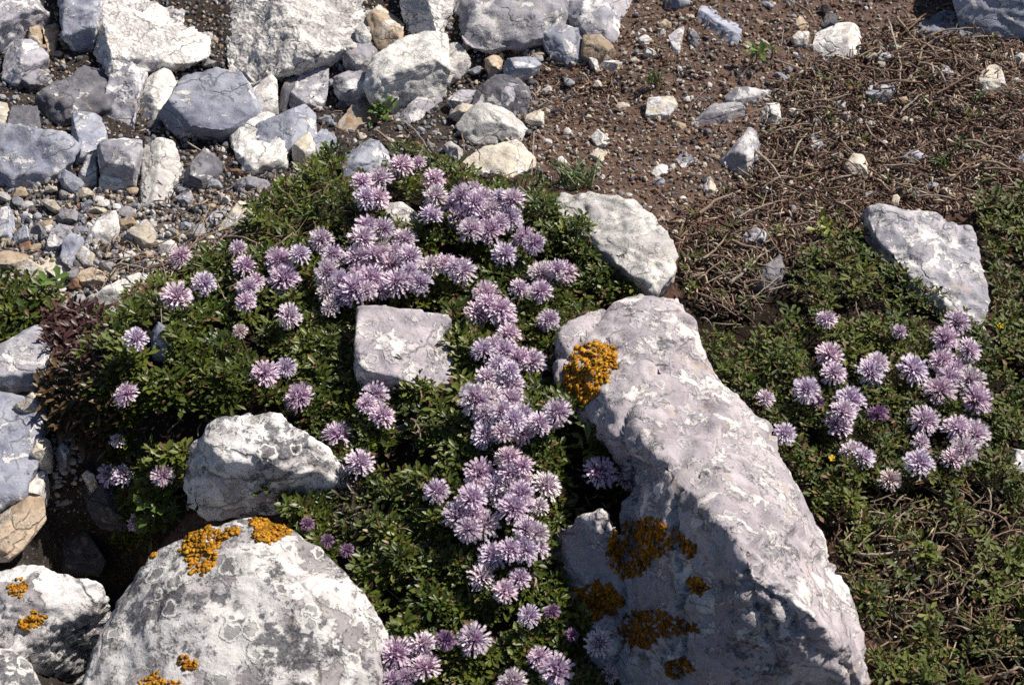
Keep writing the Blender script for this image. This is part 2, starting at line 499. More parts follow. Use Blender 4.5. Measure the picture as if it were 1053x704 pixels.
rock("broad white boulder crusted with grey lichen rosettes and two orange patches", 'm', name="boulder", cat="boulder", drop=17, under=.04, vox=.0026, rough=.6,
     outline=[(115, 605), (128, 590), (150, 570), (185, 542), (230, 530), (290, 527), (305, 555), (340, 592), (362, 605), (397, 640), (402, 672), (392, 704), (85, 704), (95, 680), (112, 650)],
     pieces=[[(115, 605, 3.2), (128, 590, 3.6), (150, 570, 4.2), (185, 542, 4.8), (230, 530, 5.2), (290, 527, 5.2), (305, 555, 5.1), (340, 592, 4.5), (362, 605, 4.2), (397, 640, 3.4), (402, 672, 2.8), (392, 730, 3.4), (300, 775, 3.8), (100, 775, 3.2), (82, 712, 3.0), (95, 680, 3.6), (112, 650, 3.9),
              (250, 580, 6.1), (180, 630, 5.7), (330, 640, 5.3), (170, 720, 4.6)]])
rock("pale rough rock with a shaded mauve front, above the broad white boulder", 'm', name="rock", cat="rock", drop=4, vox=.002, rough=1.0,
     outline=[(186, 475), (195, 447), (220, 431), (255, 424), (290, 426), (320, 441), (345, 474), (374, 502), (370, 512), (340, 505), (300, 510), (250, 528), (210, 530), (188, 515)],
     pieces=[[(195, 448, 3.6), (220, 432, 4.0), (255, 425, 4.1), (290, 427, 4.0), (318, 441, 3.7), (345, 474, 2.6), (198, 468, 3.9), (255, 468, 4.4), (318, 478, 3.6), (186, 482, 2), (190, 515, 0), (212, 532, -.3), (250, 529, -.3), (300, 510, 0), (340, 506, 0), (372, 512, .2), (376, 502, .7)]])
rock("squarish pale grey block lying flat in the middle of the flowers", 'B', name="rock", cat="rock", drop=3.4, vox=.0016, rough=.8, under=.10,
     outline=[(367, 312), (461, 322), (465, 330), (446, 343), (471, 352), (456, 363), (462, 408), (413, 388), (366, 382)],
     pieces=[[(367, 312, 3.0), (461, 322, 2.5), (464, 330, 2.3), (440, 345, 2.3), (413, 387, 2.3), (366, 381, 2.6), (366, 388, 1.6), (400, 391, 1.6)],
             [(430, 340, 2.4), (470, 351, 1.9), (456, 363, 2.0), (461, 407, 1.4), (413, 388, 2.2), (395, 360, 2.6)]])
rock("pale slanted rock at the top of the green slope", 'g', name="rock", cat="rock", drop=3, vox=.002, rough=1.1,
     outline=[(885, 213), (905, 208), (930, 222), (960, 222), (985, 225), (1000, 240), (1010, 270), (1018, 322), (1006, 340), (990, 327), (965, 320), (935, 288), (915, 265), (895, 240)],
     pieces=[[(885, 213, 1.8), (905, 208, 2.2), (930, 221, 2.4), (960, 221, 2.3), (985, 225, 1.9), (1000, 240, 1.7), (1010, 270, 1.4), (1018, 322, .8), (1006, 340, .5), (990, 328, .8), (954, 302, 1.9), (928, 272, 2.2), (895, 238, 1.9), (965, 320, .2), (935, 290, .2), (915, 268, .2)]])
rock("whitish flat rock at the head of the great boulder", 'w', name="rock", cat="rock", drop=2.5, vox=.0018,
     outline=[(565, 213), (575, 200), (620, 199), (650, 204), (674, 225), (695, 255), (690, 277), (672, 297), (658, 284), (643, 257), (622, 240), (590, 233)],
     pieces=[[(565, 213, 1.6), (575, 199, 1.8), (620, 197, 2.2), (652, 202, 2.4), (677, 224, 2.2), (697, 255, 1.6), (693, 279, 1.5), (674, 300, 1.5), (656, 286, 1.8), (640, 260, 2.0), (618, 242, 2.0), (588, 235, 1.6)]])
rock("bluish grey rock cut by the left edge, lower one below the dark cleft", 'b', [(-40, 404), (0, 410), (20, 413), (44, 410), (46, 432), (37, 476), (20, 508), (-30, 530)], 1.6, name="rock", cat="rock", inset=.86, drop=1.5, rough=1.1)
rock("lichened rock with orange flecks in the lower left corner", 'm', name="rock", cat="rock", drop=11, vox=.0018, under=.06, zb=0.0,
     outline=[(-40, 590), (10, 575), (45, 585), (75, 592), (104, 600), (95, 614), (85, 640), (40, 670), (20, 685), (-40, 690)],
     pieces=[[(-40, 588, 1.4), (10, 574, 1.8), (45, 584, 2), (75, 592, 2), (104, 600, 2), (97, 612, 1.8), (60, 640, 1.4), (30, 668, 1.0), (10, 685, .6), (-40, 690, .4), (20, 620, 2.3)]])
rock("small lichened rock under the orange flecked one, in the bottom corner", 'm', [(-40, 668), (10, 668), (26, 680), (34, 698), (28, 722), (-40, 745)], 2.4, name="rock", cat="rock", drop=9, zb=0.0)

rock("pale lumpy rock cut by the left edge, upper one above the dark cleft", 'g', [(-40, 376), (-8, 360), (15, 350), (40, 335), (57, 345), (61, 370), (70, 392), (40, 400), (10, 396), (-40, 398)], 1.8, name="rock", cat="rock", inset=.8, drop=1.5, rough=1.2)
R("pale flake, in the cleft between the two left edge rocks", 'c', [(14, 416), (34, 402), (46, 406), (44, 416), (26, 424)], 1.4, lift=1.0)

# the stone pile, upper left
R("thin pale grey slab cut by the top left corner", 'g', [(-30, 4), (15, -2), (46, 5), (30, 15), (20, 31), (2, 38), (-30, 36)], 2.4, lift=1.0)
R("tall smooth grey stone, wedged upright in a dark gap", 'b', [(60, -30), (97, -30), (101, 8), (93, 30), (87, 49), (75, 49), (67, 32), (63, 8)], 2.2, inset=.75, lift=.8)
R("small rusty brown stone, under the thin pale slab", 't', [(30, 28), (34, 23), (40, 27), (44, 38), (41, 46), (35, 48), (30, 40)], 1.2)
R("little orange edged stone, left of the tall smooth one", 't', [(42, 17), (56, 13), (60, 19), (57, 34), (53, 51), (49, 44), (47, 30)], 1.2)
R("angular grey block, lowest left in the dark pile", 'g', [(4, 47), (20, 40), (31, 43), (46, 58), (34, 69), (17, 83), (5, 76)], 2.2, inset=.72)
R("small flat grey stone, under the angular grey block", 'g', [(20, 82), (38, 71), (52, 79), (50, 86), (28, 88)], 1.2)
R("wide rugged dark grey stone, two lobed, in the middle of the dark pile", 'd', [(28, 100), (58, 86), (80, 64), (100, 68), (112, 82), (110, 104), (88, 117), (62, 126), (42, 114)], 3.2, inset=.66)
R("big whitish boulder like stone, with a dark undercut, second from the top corner", 'p', [(97, 40), (100, 8), (112, -30), (178, -30), (217, 36), (208, 47), (190, 54), (160, 58), (140, 66), (121, 72), (108, 60)], 2.4, lift=2.2, under=.35, inset=.88, rough=.8)
R("upright mottled grey stone, leaning below the big whitish one", 'g', [(113, 80), (124, 69), (136, 67), (146, 76), (144, 92), (138, 112), (134, 146), (124, 146), (108, 120), (112, 96)], 2.6, inset=.65)
R("white sliver stone, beside the leaning mottled one", 'w', [(146, 117), (151, 88), (159, 71), (173, 77), (181, 90), (176, 117), (164, 123)], 2.0, inset=.6)
R("flat topped grey slab, with a black shaded front", 'b', [(176, 120), (183, 92), (200, 86), (246, 84), (260, 112), (256, 130), (226, 138), (181, 129)], 3.2, keep=True, inset=.95, shift=.2, under=.1, lift=0)
R("white pointed stone, touching the flat topped slab", 'w', [(256, 108), (264, 80), (274, 77), (282, 84), (283, 108), (268, 125), (256, 120)], 2.2, lift=.6)
R("large pale double stone, with a rounded grey cap", 'w', [(238, 137), (256, 112), (284, 122), (292, 150), (290, 172), (272, 182), (254, 178), (246, 156)], 2.4, inset=.75)
R("rounded grey stone, capping the pale double stone", 'b', [(268, 122), (284, 114), (301, 108), (319, 112), (321, 135), (303, 150), (286, 160), (268, 160), (262, 142)], 3.2, inset=.72, lift=.4)
R("cream stone, upright between the grey cap and the twig shoots", 'c', [(302, 152), (315, 136), (322, 149), (323, 166), (312, 174), (303, 167)], 1.8)
R("small blue grey stone, beside the cream upright one", 'b', [(323, 144), (333, 130), (347, 145), (344, 152), (329, 157)], 1.5)
R("long tan stone, slanting, with a green sprout at its tip", 't', [(344, 132), (367, 104), (384, 91), (400, 100), (406, 110), (396, 122), (372, 131), (358, 141), (347, 139)], 2.2, inset=.68)
R("cracked grey slab, just above the topmost flowers", 'b', [(356, 155), (380, 145), (398, 152), (402, 166), (396, 183), (372, 184), (357, 181)], 1.8, inset=.85)
R("largest white pitted rock, at the top beside the black gap", 'p', [(237, -40), (376, -40), (367, 28), (355, 42), (326, 52), (300, 62), (275, 69), (241, 76), (236, 60), (237, 18)], 2.4, lift=2.4, under=.3, inset=.92, rough=1.0)
R("angular grey stone, under the largest pitted rock", 'g', [(298, 102), (318, 64), (335, 70), (333, 98), (328, 105), (305, 104)], 2.0)
R("thin dark shard, standing left of the angular grey stone", 'd', [(286, 110), (295, 76), (305, 68), (307, 78), (297, 95), (289, 112)], 1.6)
R("notched pale stone, beneath the corner of the pitted rock", 'g', [(354, 62), (358, 45), (378, 47), (391, 52), (388, 60), (375, 64), (362, 70)], 1.6)
R("soft grey stone, below the notched pale one", 'g', [(345, 82), (360, 75), (380, 73), (383, 92), (375, 101), (358, 103), (348, 94)], 1.8)
R("tiny white triangular stone, at the pitted rock's edge", 'w', [(366, 31), (372, 23), (380, 36), (374, 40), (367, 39)], 1.4, lift=.6)
R("brown stone, deep in the shade beside the pitted rock", 't', [(380, 18), (398, 2), (413, 18), (411, 38), (396, 49), (384, 36)], 1.4)
R("big white wedge stone, with a grey shaded flank", 'w', [(383, 84), (388, 60), (420, 42), (442, 32), (452, 39), (456, 80), (440, 93), (406, 103), (386, 96)], 3.6, lift=.6, inset=.7)
R("knobbly white stone, standing over the white wedge", 'p', [(414, -30), (466, -30), (461, 8), (448, 24), (433, 42), (422, 36), (417, 14)], 2.2, lift=2.0, inset=.7)
R("broad whitish slab, with a black shadow under its front edge", 'g', [(466, -30), (582, -30), (582, 18), (570, 28), (540, 36), (500, 41), (484, 37), (477, 18)], 1.8, lift=2.2, inset=.93, under=.3)
R("small white faced stone, in the gap under the broad slab", 'w', [(455, 78), (458, 43), (470, 44), (482, 62), (475, 70), (465, 77)], 1.8)
R("orange brown chip, in the gap under the broad slab", 't', [(499, 62), (507, 57), (516, 60), (513, 70), (504, 73)], 1.0)
R("white topped dark stone, at the soil's edge", 'b', [(520, 68), (524, 57), (545, 58), (553, 66), (545, 74), (523, 78)], 1.6, inset=.8, shift=.2)
R("low weathered grey stone, below the white wedge", 'g', [(404, 121), (430, 101), (454, 96), (464, 111), (456, 128), (421, 133)], 1.6)
R("flat grey stone, behind the cream lozenge", 'g', [(460, 104), (472, 94), (491, 93), (488, 106), (468, 109)], 1.0)
R("cream lozenge pebble, between two weathered stones", 'c', [(463, 112), (470, 106), (488, 109), (481, 116), (472, 119)], 1.0, lift=.7)
R("curved ribbed grey stone, at the edge of the dark soil", 'd', [(488, 112), (492, 92), (510, 81), (530, 80), (541, 96), (536, 118), (515, 118)], 2.2)
R("white sloping topped slab, above the pale flagstone", 'w', [(474, 126), (490, 112), (508, 107), (525, 112), (538, 128), (530, 143), (507, 149), (485, 141)], 2.0, inset=.85)
R("pale buff flagstone, just above the flower tuft", 'c', [(478, 166), (500, 155), (535, 146), (549, 160), (544, 180), (530, 190), (500, 192), (488, 180)], 1.6, inset=.9)
R("small white stone, beside the pale flagstone", 'w', [(458, 151), (463, 146), (475, 155), (472, 166), (464, 165)], 1.2)
R("small square dark stone, at the left edge of the pile", 'd', [(9, 128), (13, 112), (35, 111), (39, 134), (13, 136)], 1.8, inset=.8)
R("large smooth slate grey stone, cut by the left edge", 'b', [(-30, 138), (0, 132), (30, 138), (62, 141), (71, 150), (68, 163), (50, 171), (38, 182), (22, 188), (0, 184), (-30, 180)], 2.8, inset=.8)
R("five sided slate grey stone, right of the large smooth one", 'b', [(74, 142), (78, 118), (100, 114), (105, 134), (110, 148), (95, 157), (78, 164)], 2.6, inset=.72)
R("white patch stone, cut by the left edge below the dark pile", 'c', [(-20, 105), (4, 104), (8, 118), (6, 130), (-20, 130)], 1.2)
R("three faced brown grey cube stone, below the leaning mottled one", 'g', [(104, 153), (122, 146), (143, 151), (141, 170), (134, 184), (108, 181)], 2.2, keep=True, inset=.86, shift=.2)
R("thin white flake, under the three faced cube stone", 'w', [(101, 179), (110, 180), (134, 185), (129, 191), (105, 192)], .8)
R("small bluish stone, low between the slates and the cube", 'b', [(60, 180), (66, 175), (84, 186), (79, 197), (65, 190)], 1.2)
R("narrow grey stone, tucked left of the cube stone", 'g', [(82, 179), (90, 161), (99, 162), (97, 183)], 1.4)
R("chalk white oblong stone, upright in the gravel", 'w', [(145, 168), (150, 155), (160, 148), (177, 150), (185, 168), (178, 186), (178, 205), (165, 214), (150, 214), (145, 196)], 2.4, inset=.7)
R("dark rough stone, right of the chalk white one", 'd', [(188, 174), (205, 150), (226, 167), (222, 181), (208, 192), (192, 191)], 2.0)
R("thin grey green flake, below the pale double stone", 'g', [(240, 187), (255, 182), (277, 187), (265, 196), (242, 194)], .8)
R("straw coloured shard, lying aslant, nearest the plant", 'c', [(222, 238), (245, 207), (262, 212), (250, 228), (235, 240)], 1.0)
R("pale shard, lying beside the straw coloured one", 'g', [(208, 228), (226, 208), (238, 210), (220, 234)], 1.0)
R("small grey chip, below the dark rough stone", 'g', [(180, 201), (195, 196), (201, 208), (190, 214)], .9)
R("bluish slab end, cut by the left edge in the gravel", 'b', [(-25, 216), (10, 211), (16, 222), (11, 246), (-25, 246)], 1.2)
R("little grey brick, in the gravel below the slates", 'd', [(58, 223), (65, 214), (81, 216), (77, 227), (60, 228)], 1.4, inset=.85, shift=.2)
R("pale flat stone, left of the tan paver", 'w', [(88, 246), (100, 226), (118, 218), (123, 235), (112, 256), (102, 263), (90, 254)], 1.2, inset=.85)
R("orange tan wedge, beside the pale flat stone", 't', [(121, 223), (135, 221), (140, 230), (125, 241)], 1.0)
R("tan paver stone, above the tangled twigs", 'c', [(128, 242), (150, 227), (160, 240), (156, 256), (136, 252)], 1.1, inset=.88)
R("small white topped cube, near the left edge", 'b', [(11, 239), (28, 234), (30, 248), (16, 251)], 1.2, inset=.85, shift=.25)
R("dark triangular stone, right of the white topped cube", 'd', [(29, 237), (36, 224), (47, 239), (40, 246)], 1.4)
R("flat beige grey stone, lower left of the gravel", 'g', [(41, 253), (58, 230), (75, 232), (73, 246), (60, 257), (45, 259)], 1.1, inset=.88)
R("flat lilac grey stone, lapping over the beige grey one", 'b', [(56, 259), (72, 240), (85, 245), (80, 262), (72, 273), (60, 267)], 1.2, inset=.85, lift=.3)
R("flat cream slab, below the lilac grey stone", 'c', [(33, 263), (50, 256), (68, 268), (71, 280), (58, 285), (45, 276)], 1.0, inset=.88)
R("buff stone, cut by the left edge above the leafy tuft", 't', [(-30, 264), (12, 257), (28, 262), (26, 276), (5, 279), (-30, 280)], 1.1)
R("pinkish flat stone, right above the leafy tuft", 'c', [(12, 281), (30, 266), (49, 279), (45, 287), (20, 286)], 1.0)
R("small square beige stone, left of the tangled twigs", 'c', [(78, 263), (85, 252), (97, 262), (95, 273), (82, 274)], 1.1)
R("rounded buff stone, in front of the tangled twigs", 't', [(77, 281), (95, 275), (111, 282), (105, 295), (85, 293)], 1.2)
R("long pale stone, slanting under the tangled twigs", 'w', [(76, 316), (108, 293), (122, 284), (152, 276), (174, 280), (152, 291), (126, 301), (100, 319), (85, 322)], 1.4, inset=.75)
R("little pale chip, at the foot of the long pale stone", 'c', [(100, 326), (116, 315), (125, 322), (106, 331)], .9)

# the soil path, upper right
R("square bluish stone, at the edge of the dark soil", 'b', [(557, 36), (575, 28), (598, 32), (600, 55), (585, 59), (565, 51)], 2.0, inset=.85)
R("rounded brown stone, beside the square bluish one", 't', [(600, 56), (602, 38), (618, 37), (630, 48), (634, 59), (615, 63)], 1.6)
R("long grey ribbed rock, at the top above the brown stone", 'g', [(583, -30), (642, -30), (652, 15), (645, 40), (631, 51), (615, 38), (600, 30), (588, 16)], 2.6, inset=.8)
R("white splinter, below the rounded brown stone", 'w', [(604, 58), (611, 56), (618, 70), (613, 73)], .9)
R("pale oval stone, right of the white splinter", 'c', [(617, 66), (629, 60), (641, 65), (635, 71), (623, 71)], .9)
R("white chip, upper of two above the pale oval", 'w', [(656, 40), (663, 35), (672, 42), (668, 46), (660, 47)], .9)
R("white chip, lower of two above the pale oval", 'w', [(661, 51), (667, 47), (675, 55), (669, 59), (662, 57)], .9)
R("cream wedge, alone on the dark soil left of the path", 'c', [(538, 119), (552, 117), (558, 112), (558, 127), (548, 128)], 1.0)
R("grey lump, at the edge between pile and soil", 'g', [(515, 96), (527, 80), (538, 98), (532, 106), (518, 109)], 1.6)
R("leaf shaped bluish white stone, on the open gravel", 'b', [(718, 18), (725, 5), (740, 4), (757, 12), (761, 38), (756, 49), (745, 43), (730, 35)], 1.8, inset=.82)
R("bluish stone, cut by the top edge above the gravel", 'b', [(682, -20), (709, -20), (708, 7), (695, 13), (686, 7)], 1.6)
R("rusty pebble, on the gravel below the top edge", 't', [(677, 25), (684, 20), (692, 25), (688, 31), (680, 31)], .9)
R("brownish grey lump, left of a twin, on the gravel", 'g', [(689, 36), (701, 26), (709, 34), (705, 55), (692, 51)], 1.3)
R("brownish grey lump, right of a twin, on the gravel", 'd', [(709, 33), (717, 28), (725, 41), (715, 50), (708, 44)], 1.2)
R("cream rectangular stone, casting a sharp shadow on brown soil", 'c', [(666, 119), (668, 102), (698, 101), (692, 113), (685, 122)], 1.2, inset=.85)
R("long grey flat stone, half buried, upper of two", 'g', [(742, 106), (755, 92), (785, 84), (804, 85), (801, 95), (780, 108), (765, 107)], 1.1, inset=.8)
R("broad brown grey stone, half buried, lower of two", 'g', [(713, 121), (735, 108), (770, 107), (774, 118), (765, 131), (735, 138), (718, 133)], 1.3, inset=.75)
R("white rounded stone, right of the half buried pair", 'w', [(780, 119), (784, 109), (800, 107), (804, 122), (792, 131), (783, 128)], 1.4)
R("pointed grey stone, like a fin, on the brown soil", 'g', [(743, 166), (757, 153), (770, 134), (777, 141), (782, 170), (780, 183), (755, 184), (747, 176)], 2.0, inset=.65)
R("low grey stone with a white tip, left of the fin", 'b', [(697, 164), (703, 157), (720, 166), (727, 175), (715, 177), (700, 173)], 1.0)
R("pale round pebble, left of the white tipped stone", 'w', [(667, 180), (675, 170), (686, 168), (690, 175), (680, 179), (672, 184)], 1.0)
R("pale yellowish stone, at the lower edge of the brown soil", 'c', [(721, 187), (730, 182), (739, 196), (728, 203)], 1.0)
R("pale drop shaped stone, on brown soil above the grass", 'w', [(609, 141), (615, 134), (629, 146), (626, 153), (615, 151)], 1.1)
R("beige stone, just below the drop shaped one", 'c', [(605, 161), (615, 152), (624, 155), (622, 166), (610, 168)], 1.0)
R("flat white stone, among twigs near the top", 'w', [(838, 48), (842, 28), (862, 24), (885, 30), (887, 50), (870, 53), (855, 62), (842, 65)], 1.7, inset=.9, shift=.12)
R("cream lump, left of the flat white stone", 'c', [(813, 39), (820, 33), (831, 33), (832, 44), (818, 46)], 1.0)
R("dark stone, behind the flat white one", 'd', [(845, 25), (851, 14), (862, 15), (861, 24), (850, 28)], 1.1)
R("brown stone, above the cream lump", 't', [(814, 26), (825, 15), (832, 22), (826, 31)], .9)
R("small grey oval, among twigs, below the flat white stone", 'g', [(903, 60), (911, 51), (918, 57), (912, 65)], .9)
R("forked grey white stone, in the shade of twigs", 'g', [(889, 101), (897, 85), (915, 82), (919, 95), (905, 108)], 1.3)
R("big shaded bluish rock, overhanging the top right corner", 'b', [(985, -60), (1090, -70), (1095, 22), (1040, 18), (1025, 16), (1005, 18), (990, 12)], 2.6, keep=True, lift=1.6, drop=.8, under=.4, inset=.9, rough=.6)
R("dark bluish stone, in the shadow of the corner rock", 'b', [(930, 20), (950, 10), (985, 14), (1028, 25), (1028, 40), (990, 41), (940, 34)], 1.2)
R("round speckled tan stone, below the corner rock", 'c', [(1007, 81), (1015, 70), (1030, 67), (1035, 85), (1025, 96), (1010, 93)], 1.6)
R("small oval grey stone, left of the speckled tan one", 'g', [(962, 73), (970, 67), (980, 70), (980, 79), (968, 82)], 1.0)
R("small bright white stone, at the right edge near the top", 'w', [(1040, 61), (1049, 54), (1060, 60), (1052, 67)], 1.1)
R("buff cube, among twigs above the slanted rock", 'c', [(869, 171), (879, 158), (893, 161), (894, 175), (880, 179)], 1.3, inset=.85)
R("narrow bluish stone, among twigs left of the buff cube", 'b', [(832, 151), (836, 138), (846, 145), (846, 158), (838, 161)], 1.1)
R("grey pebble, among twigs right of the buff cube", 'g', [(927, 159), (939, 152), (951, 160), (940, 168)], 1.0)
R("bluish stone, cut by the right edge among the twigs", 'b', [(1047, 162), (1058, 156), (1075, 160), (1072, 182), (1049, 179)], 1.2)
R("pale broken stone, in brown litter above the green slope", 'g', [(762, 250), (766, 236), (778, 234), (790, 240), (784, 252), (770, 258)], 1.3)
R("slanted grey stone, half shaded, in brown litter", 'd', [(772, 300), (785, 275), (802, 262), (808, 276), (799, 298), (785, 307)], 1.4)  # dark limestone colour stands in for the shade on this stone

# stones in and round the plants and the hollow
R("narrow upright stone, between the leaves near the brown seed heads", 'b', [(156, 338), (166, 329), (178, 334), (178, 345), (168, 368), (157, 366)], 2.2)
R("thin grey stone, sunk in leaves above the pale rough rock", 'g', [(202, 362), (214, 346), (236, 336), (226, 355), (209, 369)], 1.8)
R("white tent shaped stone, among the topmost flowers", 'w', [(392, 216), (399, 203), (412, 206), (430, 222), (424, 231), (410, 240), (396, 230)], 2.6, inset=.6)
R("narrow white stone, half hidden below the square block", 'w', [(389, 442), (408, 440), (429, 434), (421, 447), (396, 452)], 1.8)
R("tan rounded stone, at the left edge of the dark hollow", 't', [(-30, 530), (18, 514), (42, 511), (46, 522), (22, 556), (6, 573), (-30, 578)], 1.2, zb=0.0, drop=1.2, under=.2)
R("cream knobbly stone, beside the bluish rock", 'c', [(25, 464), (34, 452), (50, 451), (49, 472), (33, 477)], 1.6, lift=.4)
R("thin upright pale stone, right of the cream knobbly one", 'g', [(56, 466), (63, 454), (72, 460), (67, 481), (58, 481)], 1.5)
R("striped pale stone, above the tan rounded one", 'w', [(19, 506), (28, 485), (46, 482), (46, 511), (26, 509)], 1.4, lift=.4)
R("tiny yellowish stone, left of the striped one", 'c', [(8, 491), (18, 487), (19, 502), (9, 503)], 1.0, lift=.4)
R("tiny cream stone, on the rim of the dark hollow", 'c', [(84, 488), (90, 483), (97, 487), (88, 494)], 1.2, lift=.6)
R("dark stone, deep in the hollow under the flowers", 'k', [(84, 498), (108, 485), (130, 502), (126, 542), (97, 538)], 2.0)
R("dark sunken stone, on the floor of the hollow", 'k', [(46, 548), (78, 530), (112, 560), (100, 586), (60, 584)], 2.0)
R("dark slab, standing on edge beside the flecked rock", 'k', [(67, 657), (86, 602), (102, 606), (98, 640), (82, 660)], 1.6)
R("pale grey stone, cut by the right edge beside the green slope", 'g', [(1034, 484), (1043, 456), (1060, 462), (1075, 480), (1068, 500), (1040, 494)], 1.8)
R("thin white splinter, beside the slanted rock's lower corner", 'w', [(1001, 332), (1008, 330), (1019, 352), (1030, 372), (1022, 368), (1010, 352)], .9)

def build_rocks():
    obs = []
    for r in ROCKS:
        bm = bmesh.new()
        c = r['out'].mean(0)
        zb = ground([c[0]], [c[1]])[0, 2] if r['zb0'] is None else r['zb0']
        r['zb'] = zb
        for pc in r['pieces']:
            a = np.array(pc, float)
            P = on_z(a[:, 0], a[:, 1], zb + a[:, 2] * .01)
            cc = P[:, :2].mean(0)
            D = P.copy()
            D[:, :2] = cc + (P[:, :2] - cc) * (1 - r['under'])
            D[:, 2] = np.minimum(zb - r['drop'] * .7, P[:, 2] - .004)
            b2 = bmesh.new()
            for p in np.concatenate([P, D]): b2.verts.new(p)
            bmesh.ops.convex_hull(b2, input=list(b2.verts))
            loose = [v for v in b2.verts if not v.link_faces]
            bmesh.ops.delete(b2, geom=loose, context='VERTS')
            tmp = bpy.data.meshes.new("tmp"); b2.to_mesh(tmp); b2.free()
            bm.from_mesh(tmp); bpy.data.meshes.remove(tmp)
        me = bpy.data.meshes.new("hull"); bm.to_mesh(me); bm.free()
        o = link(r['name'], me)
        V = np.array([v.co[:] for v in me.vertices])
        L = np.linalg.norm(np.ptp(V, axis=0)); r['L'] = L
        md = o.modifiers.new("r", 'REMESH'); md.mode = 'VOXEL'
        md.voxel_size = r['vox'] or max(.0006, min(.0028, L / 48)); md.use_smooth_shade = True
        obs.append(o)
    bpy.context.view_layer.update()
    dg = bpy.context.evaluated_depsgraph_get()
    for r, o in zip(ROCKS, obs):
        me = bpy.data.meshes.new_from_object(o.evaluated_get(dg))
        n = len(me.vertices)
        V = np.empty(n * 3, np.float32); me.vertices.foreach_get("co", V); V = V.reshape(-1, 3).astype(float)
        E = np.empty(len(me.edges) * 2, np.int32); me.edges.foreach_get("vertices", E); E = E.reshape(-1, 2)
        deg = np.bincount(E.ravel(), minlength=n)[:, None]
        for it in range(1):
            S = np.zeros_like(V)
            for k in range(3):
                S[:, k] = np.bincount(E[:, 0], V[E[:, 1], k], n) + np.bincount(E[:, 1], V[E[:, 0], k], n)
            V = V * .5 + .5 * S / np.maximum(deg, 1)
        rr_ = np.random.default_rng(int(abs(r['out'][0, 0]) * 7 + r['out'][0, 1]) % 9999)
        lo_ = V[:, 2].min() + .35 * np.ptp(V[:, 2])
        for f_ in range(10 if r['auto'] else 20):                # broken faces
            d_ = rr_.normal(size=3) * (.75 if r['auto'] else 1.0) + (np.array([0, -.45, .75]) if f_ % 3 else 0); d_ /= np.linalg.norm(d_)
            if d_[2] < -.1: d_[2] *= -1
            h_ = V @ d_; e_ = h_ - (h_.max() - r['L'] * (rr_.uniform(.02, .12) if r['auto'] and f_ % 3 else rr_.uniform(.005, .03) if r['auto'] else rr_.uniform(.003, .016) * (2.2 if r['key'] == 'm' and f_ % 3 else 1)))
            V = V - np.where(e_ > 0, e_ * .97, 0)[:, None] * d_
        me.vertices.foreach_set("co", V.astype(np.float32).ravel()); me.update()
        Nn = np.empty(n * 3, np.float32); me.vertices.foreach_get("normal", Nn); Nn = Nn.reshape(-1, 3)
        L, k = r['L'], r['rough']
        sd_ = hash(r['label']) % 1000 if False else (len(r['label']) * 37 + int(abs(r['out'][0, 0])) * 13) % 1000
        Q = V + sd_
        q = Q / L
        dis = L * k * (.012 * fbm(q * 4, 3, 1) - .030 * np.clip(.10 - np.abs(pn(q * 5.2, 9)), 0, 1) * 3 + .006 * fbm(q * 13, 3, 4))
        # broken ledges
        lay = (Q @ np.array([.35, .45, .82])) / .009 + 2.6 * fbm(Q * 26, 3, 31)
        dis += k * min(L, .2) * (.009 if L > .12 else .004) * (np.abs((lay % 1.0) - .5) * 2) ** 3
        dis += k * (.0007 if L > .1 else .0003) * fbm(Q * 260, 3, 12) + k * (.0015 if r['key'] == 'B' else .0028) * fbm(Q * 62, 4, 14) * (L > .1) + (.0052 * np.abs(fbm(Q * 80, 4, 15)) * np.clip(-Nn[:, 0] * 1.2 - Nn[:, 1] * .9, 0, 1) if r['key'] == 'B' and L > .2 else 0)
        if r['key'] == 'B' and L > .2:      # a few broken steps and clefts across the big boulder
            w_ = Q + .02 * np.stack([fbm(Q * 22, 3, 51), fbm(Q * 22, 3, 52), fbm(Q * 22, 3, 53)], 1)
            for dd, sp_ in ((np.array([.8, -.3, .5]), .047), (np.array([.35, .9, .1]), .071)):
                t_ = (w_ @ dd) / sp_ % 1.0
                dis += .0035 * (t_ - .5) - .0035 * np.exp(-((np.minimum(t_, 1 - t_)) / .035) ** 2)
        if r['key'] == 'p': dis += -.0011 * np.clip(fbm(Q * 150, 2, 40) + .05, 0, 1) * 2
        V = V + Nn * dis[:, None]
        cen = np.array([V[:, 0].mean(), V[:, 1].mean(), V[:, 2].min()])
        r['V'], r['N'] = V, Nn
        me.vertices.foreach_set("co", (V - cen).astype(np.float32).ravel())
        me.polygons.foreach_set("use_smooth", np.ones(len(me.polygons), bool))
        me.materials.clear(); me.materials.append(MAT[r['key']])
        me.update()
        old = o.data
        o.modifiers.clear(); o.data = me; me.name = r['name']
        bpy.data.meshes.remove(old)
        o.location = cen
        tag(o, r['label'], r['cat'], r['group'])
        r['obj'], r['cen'] = o, cen
build_rocks()

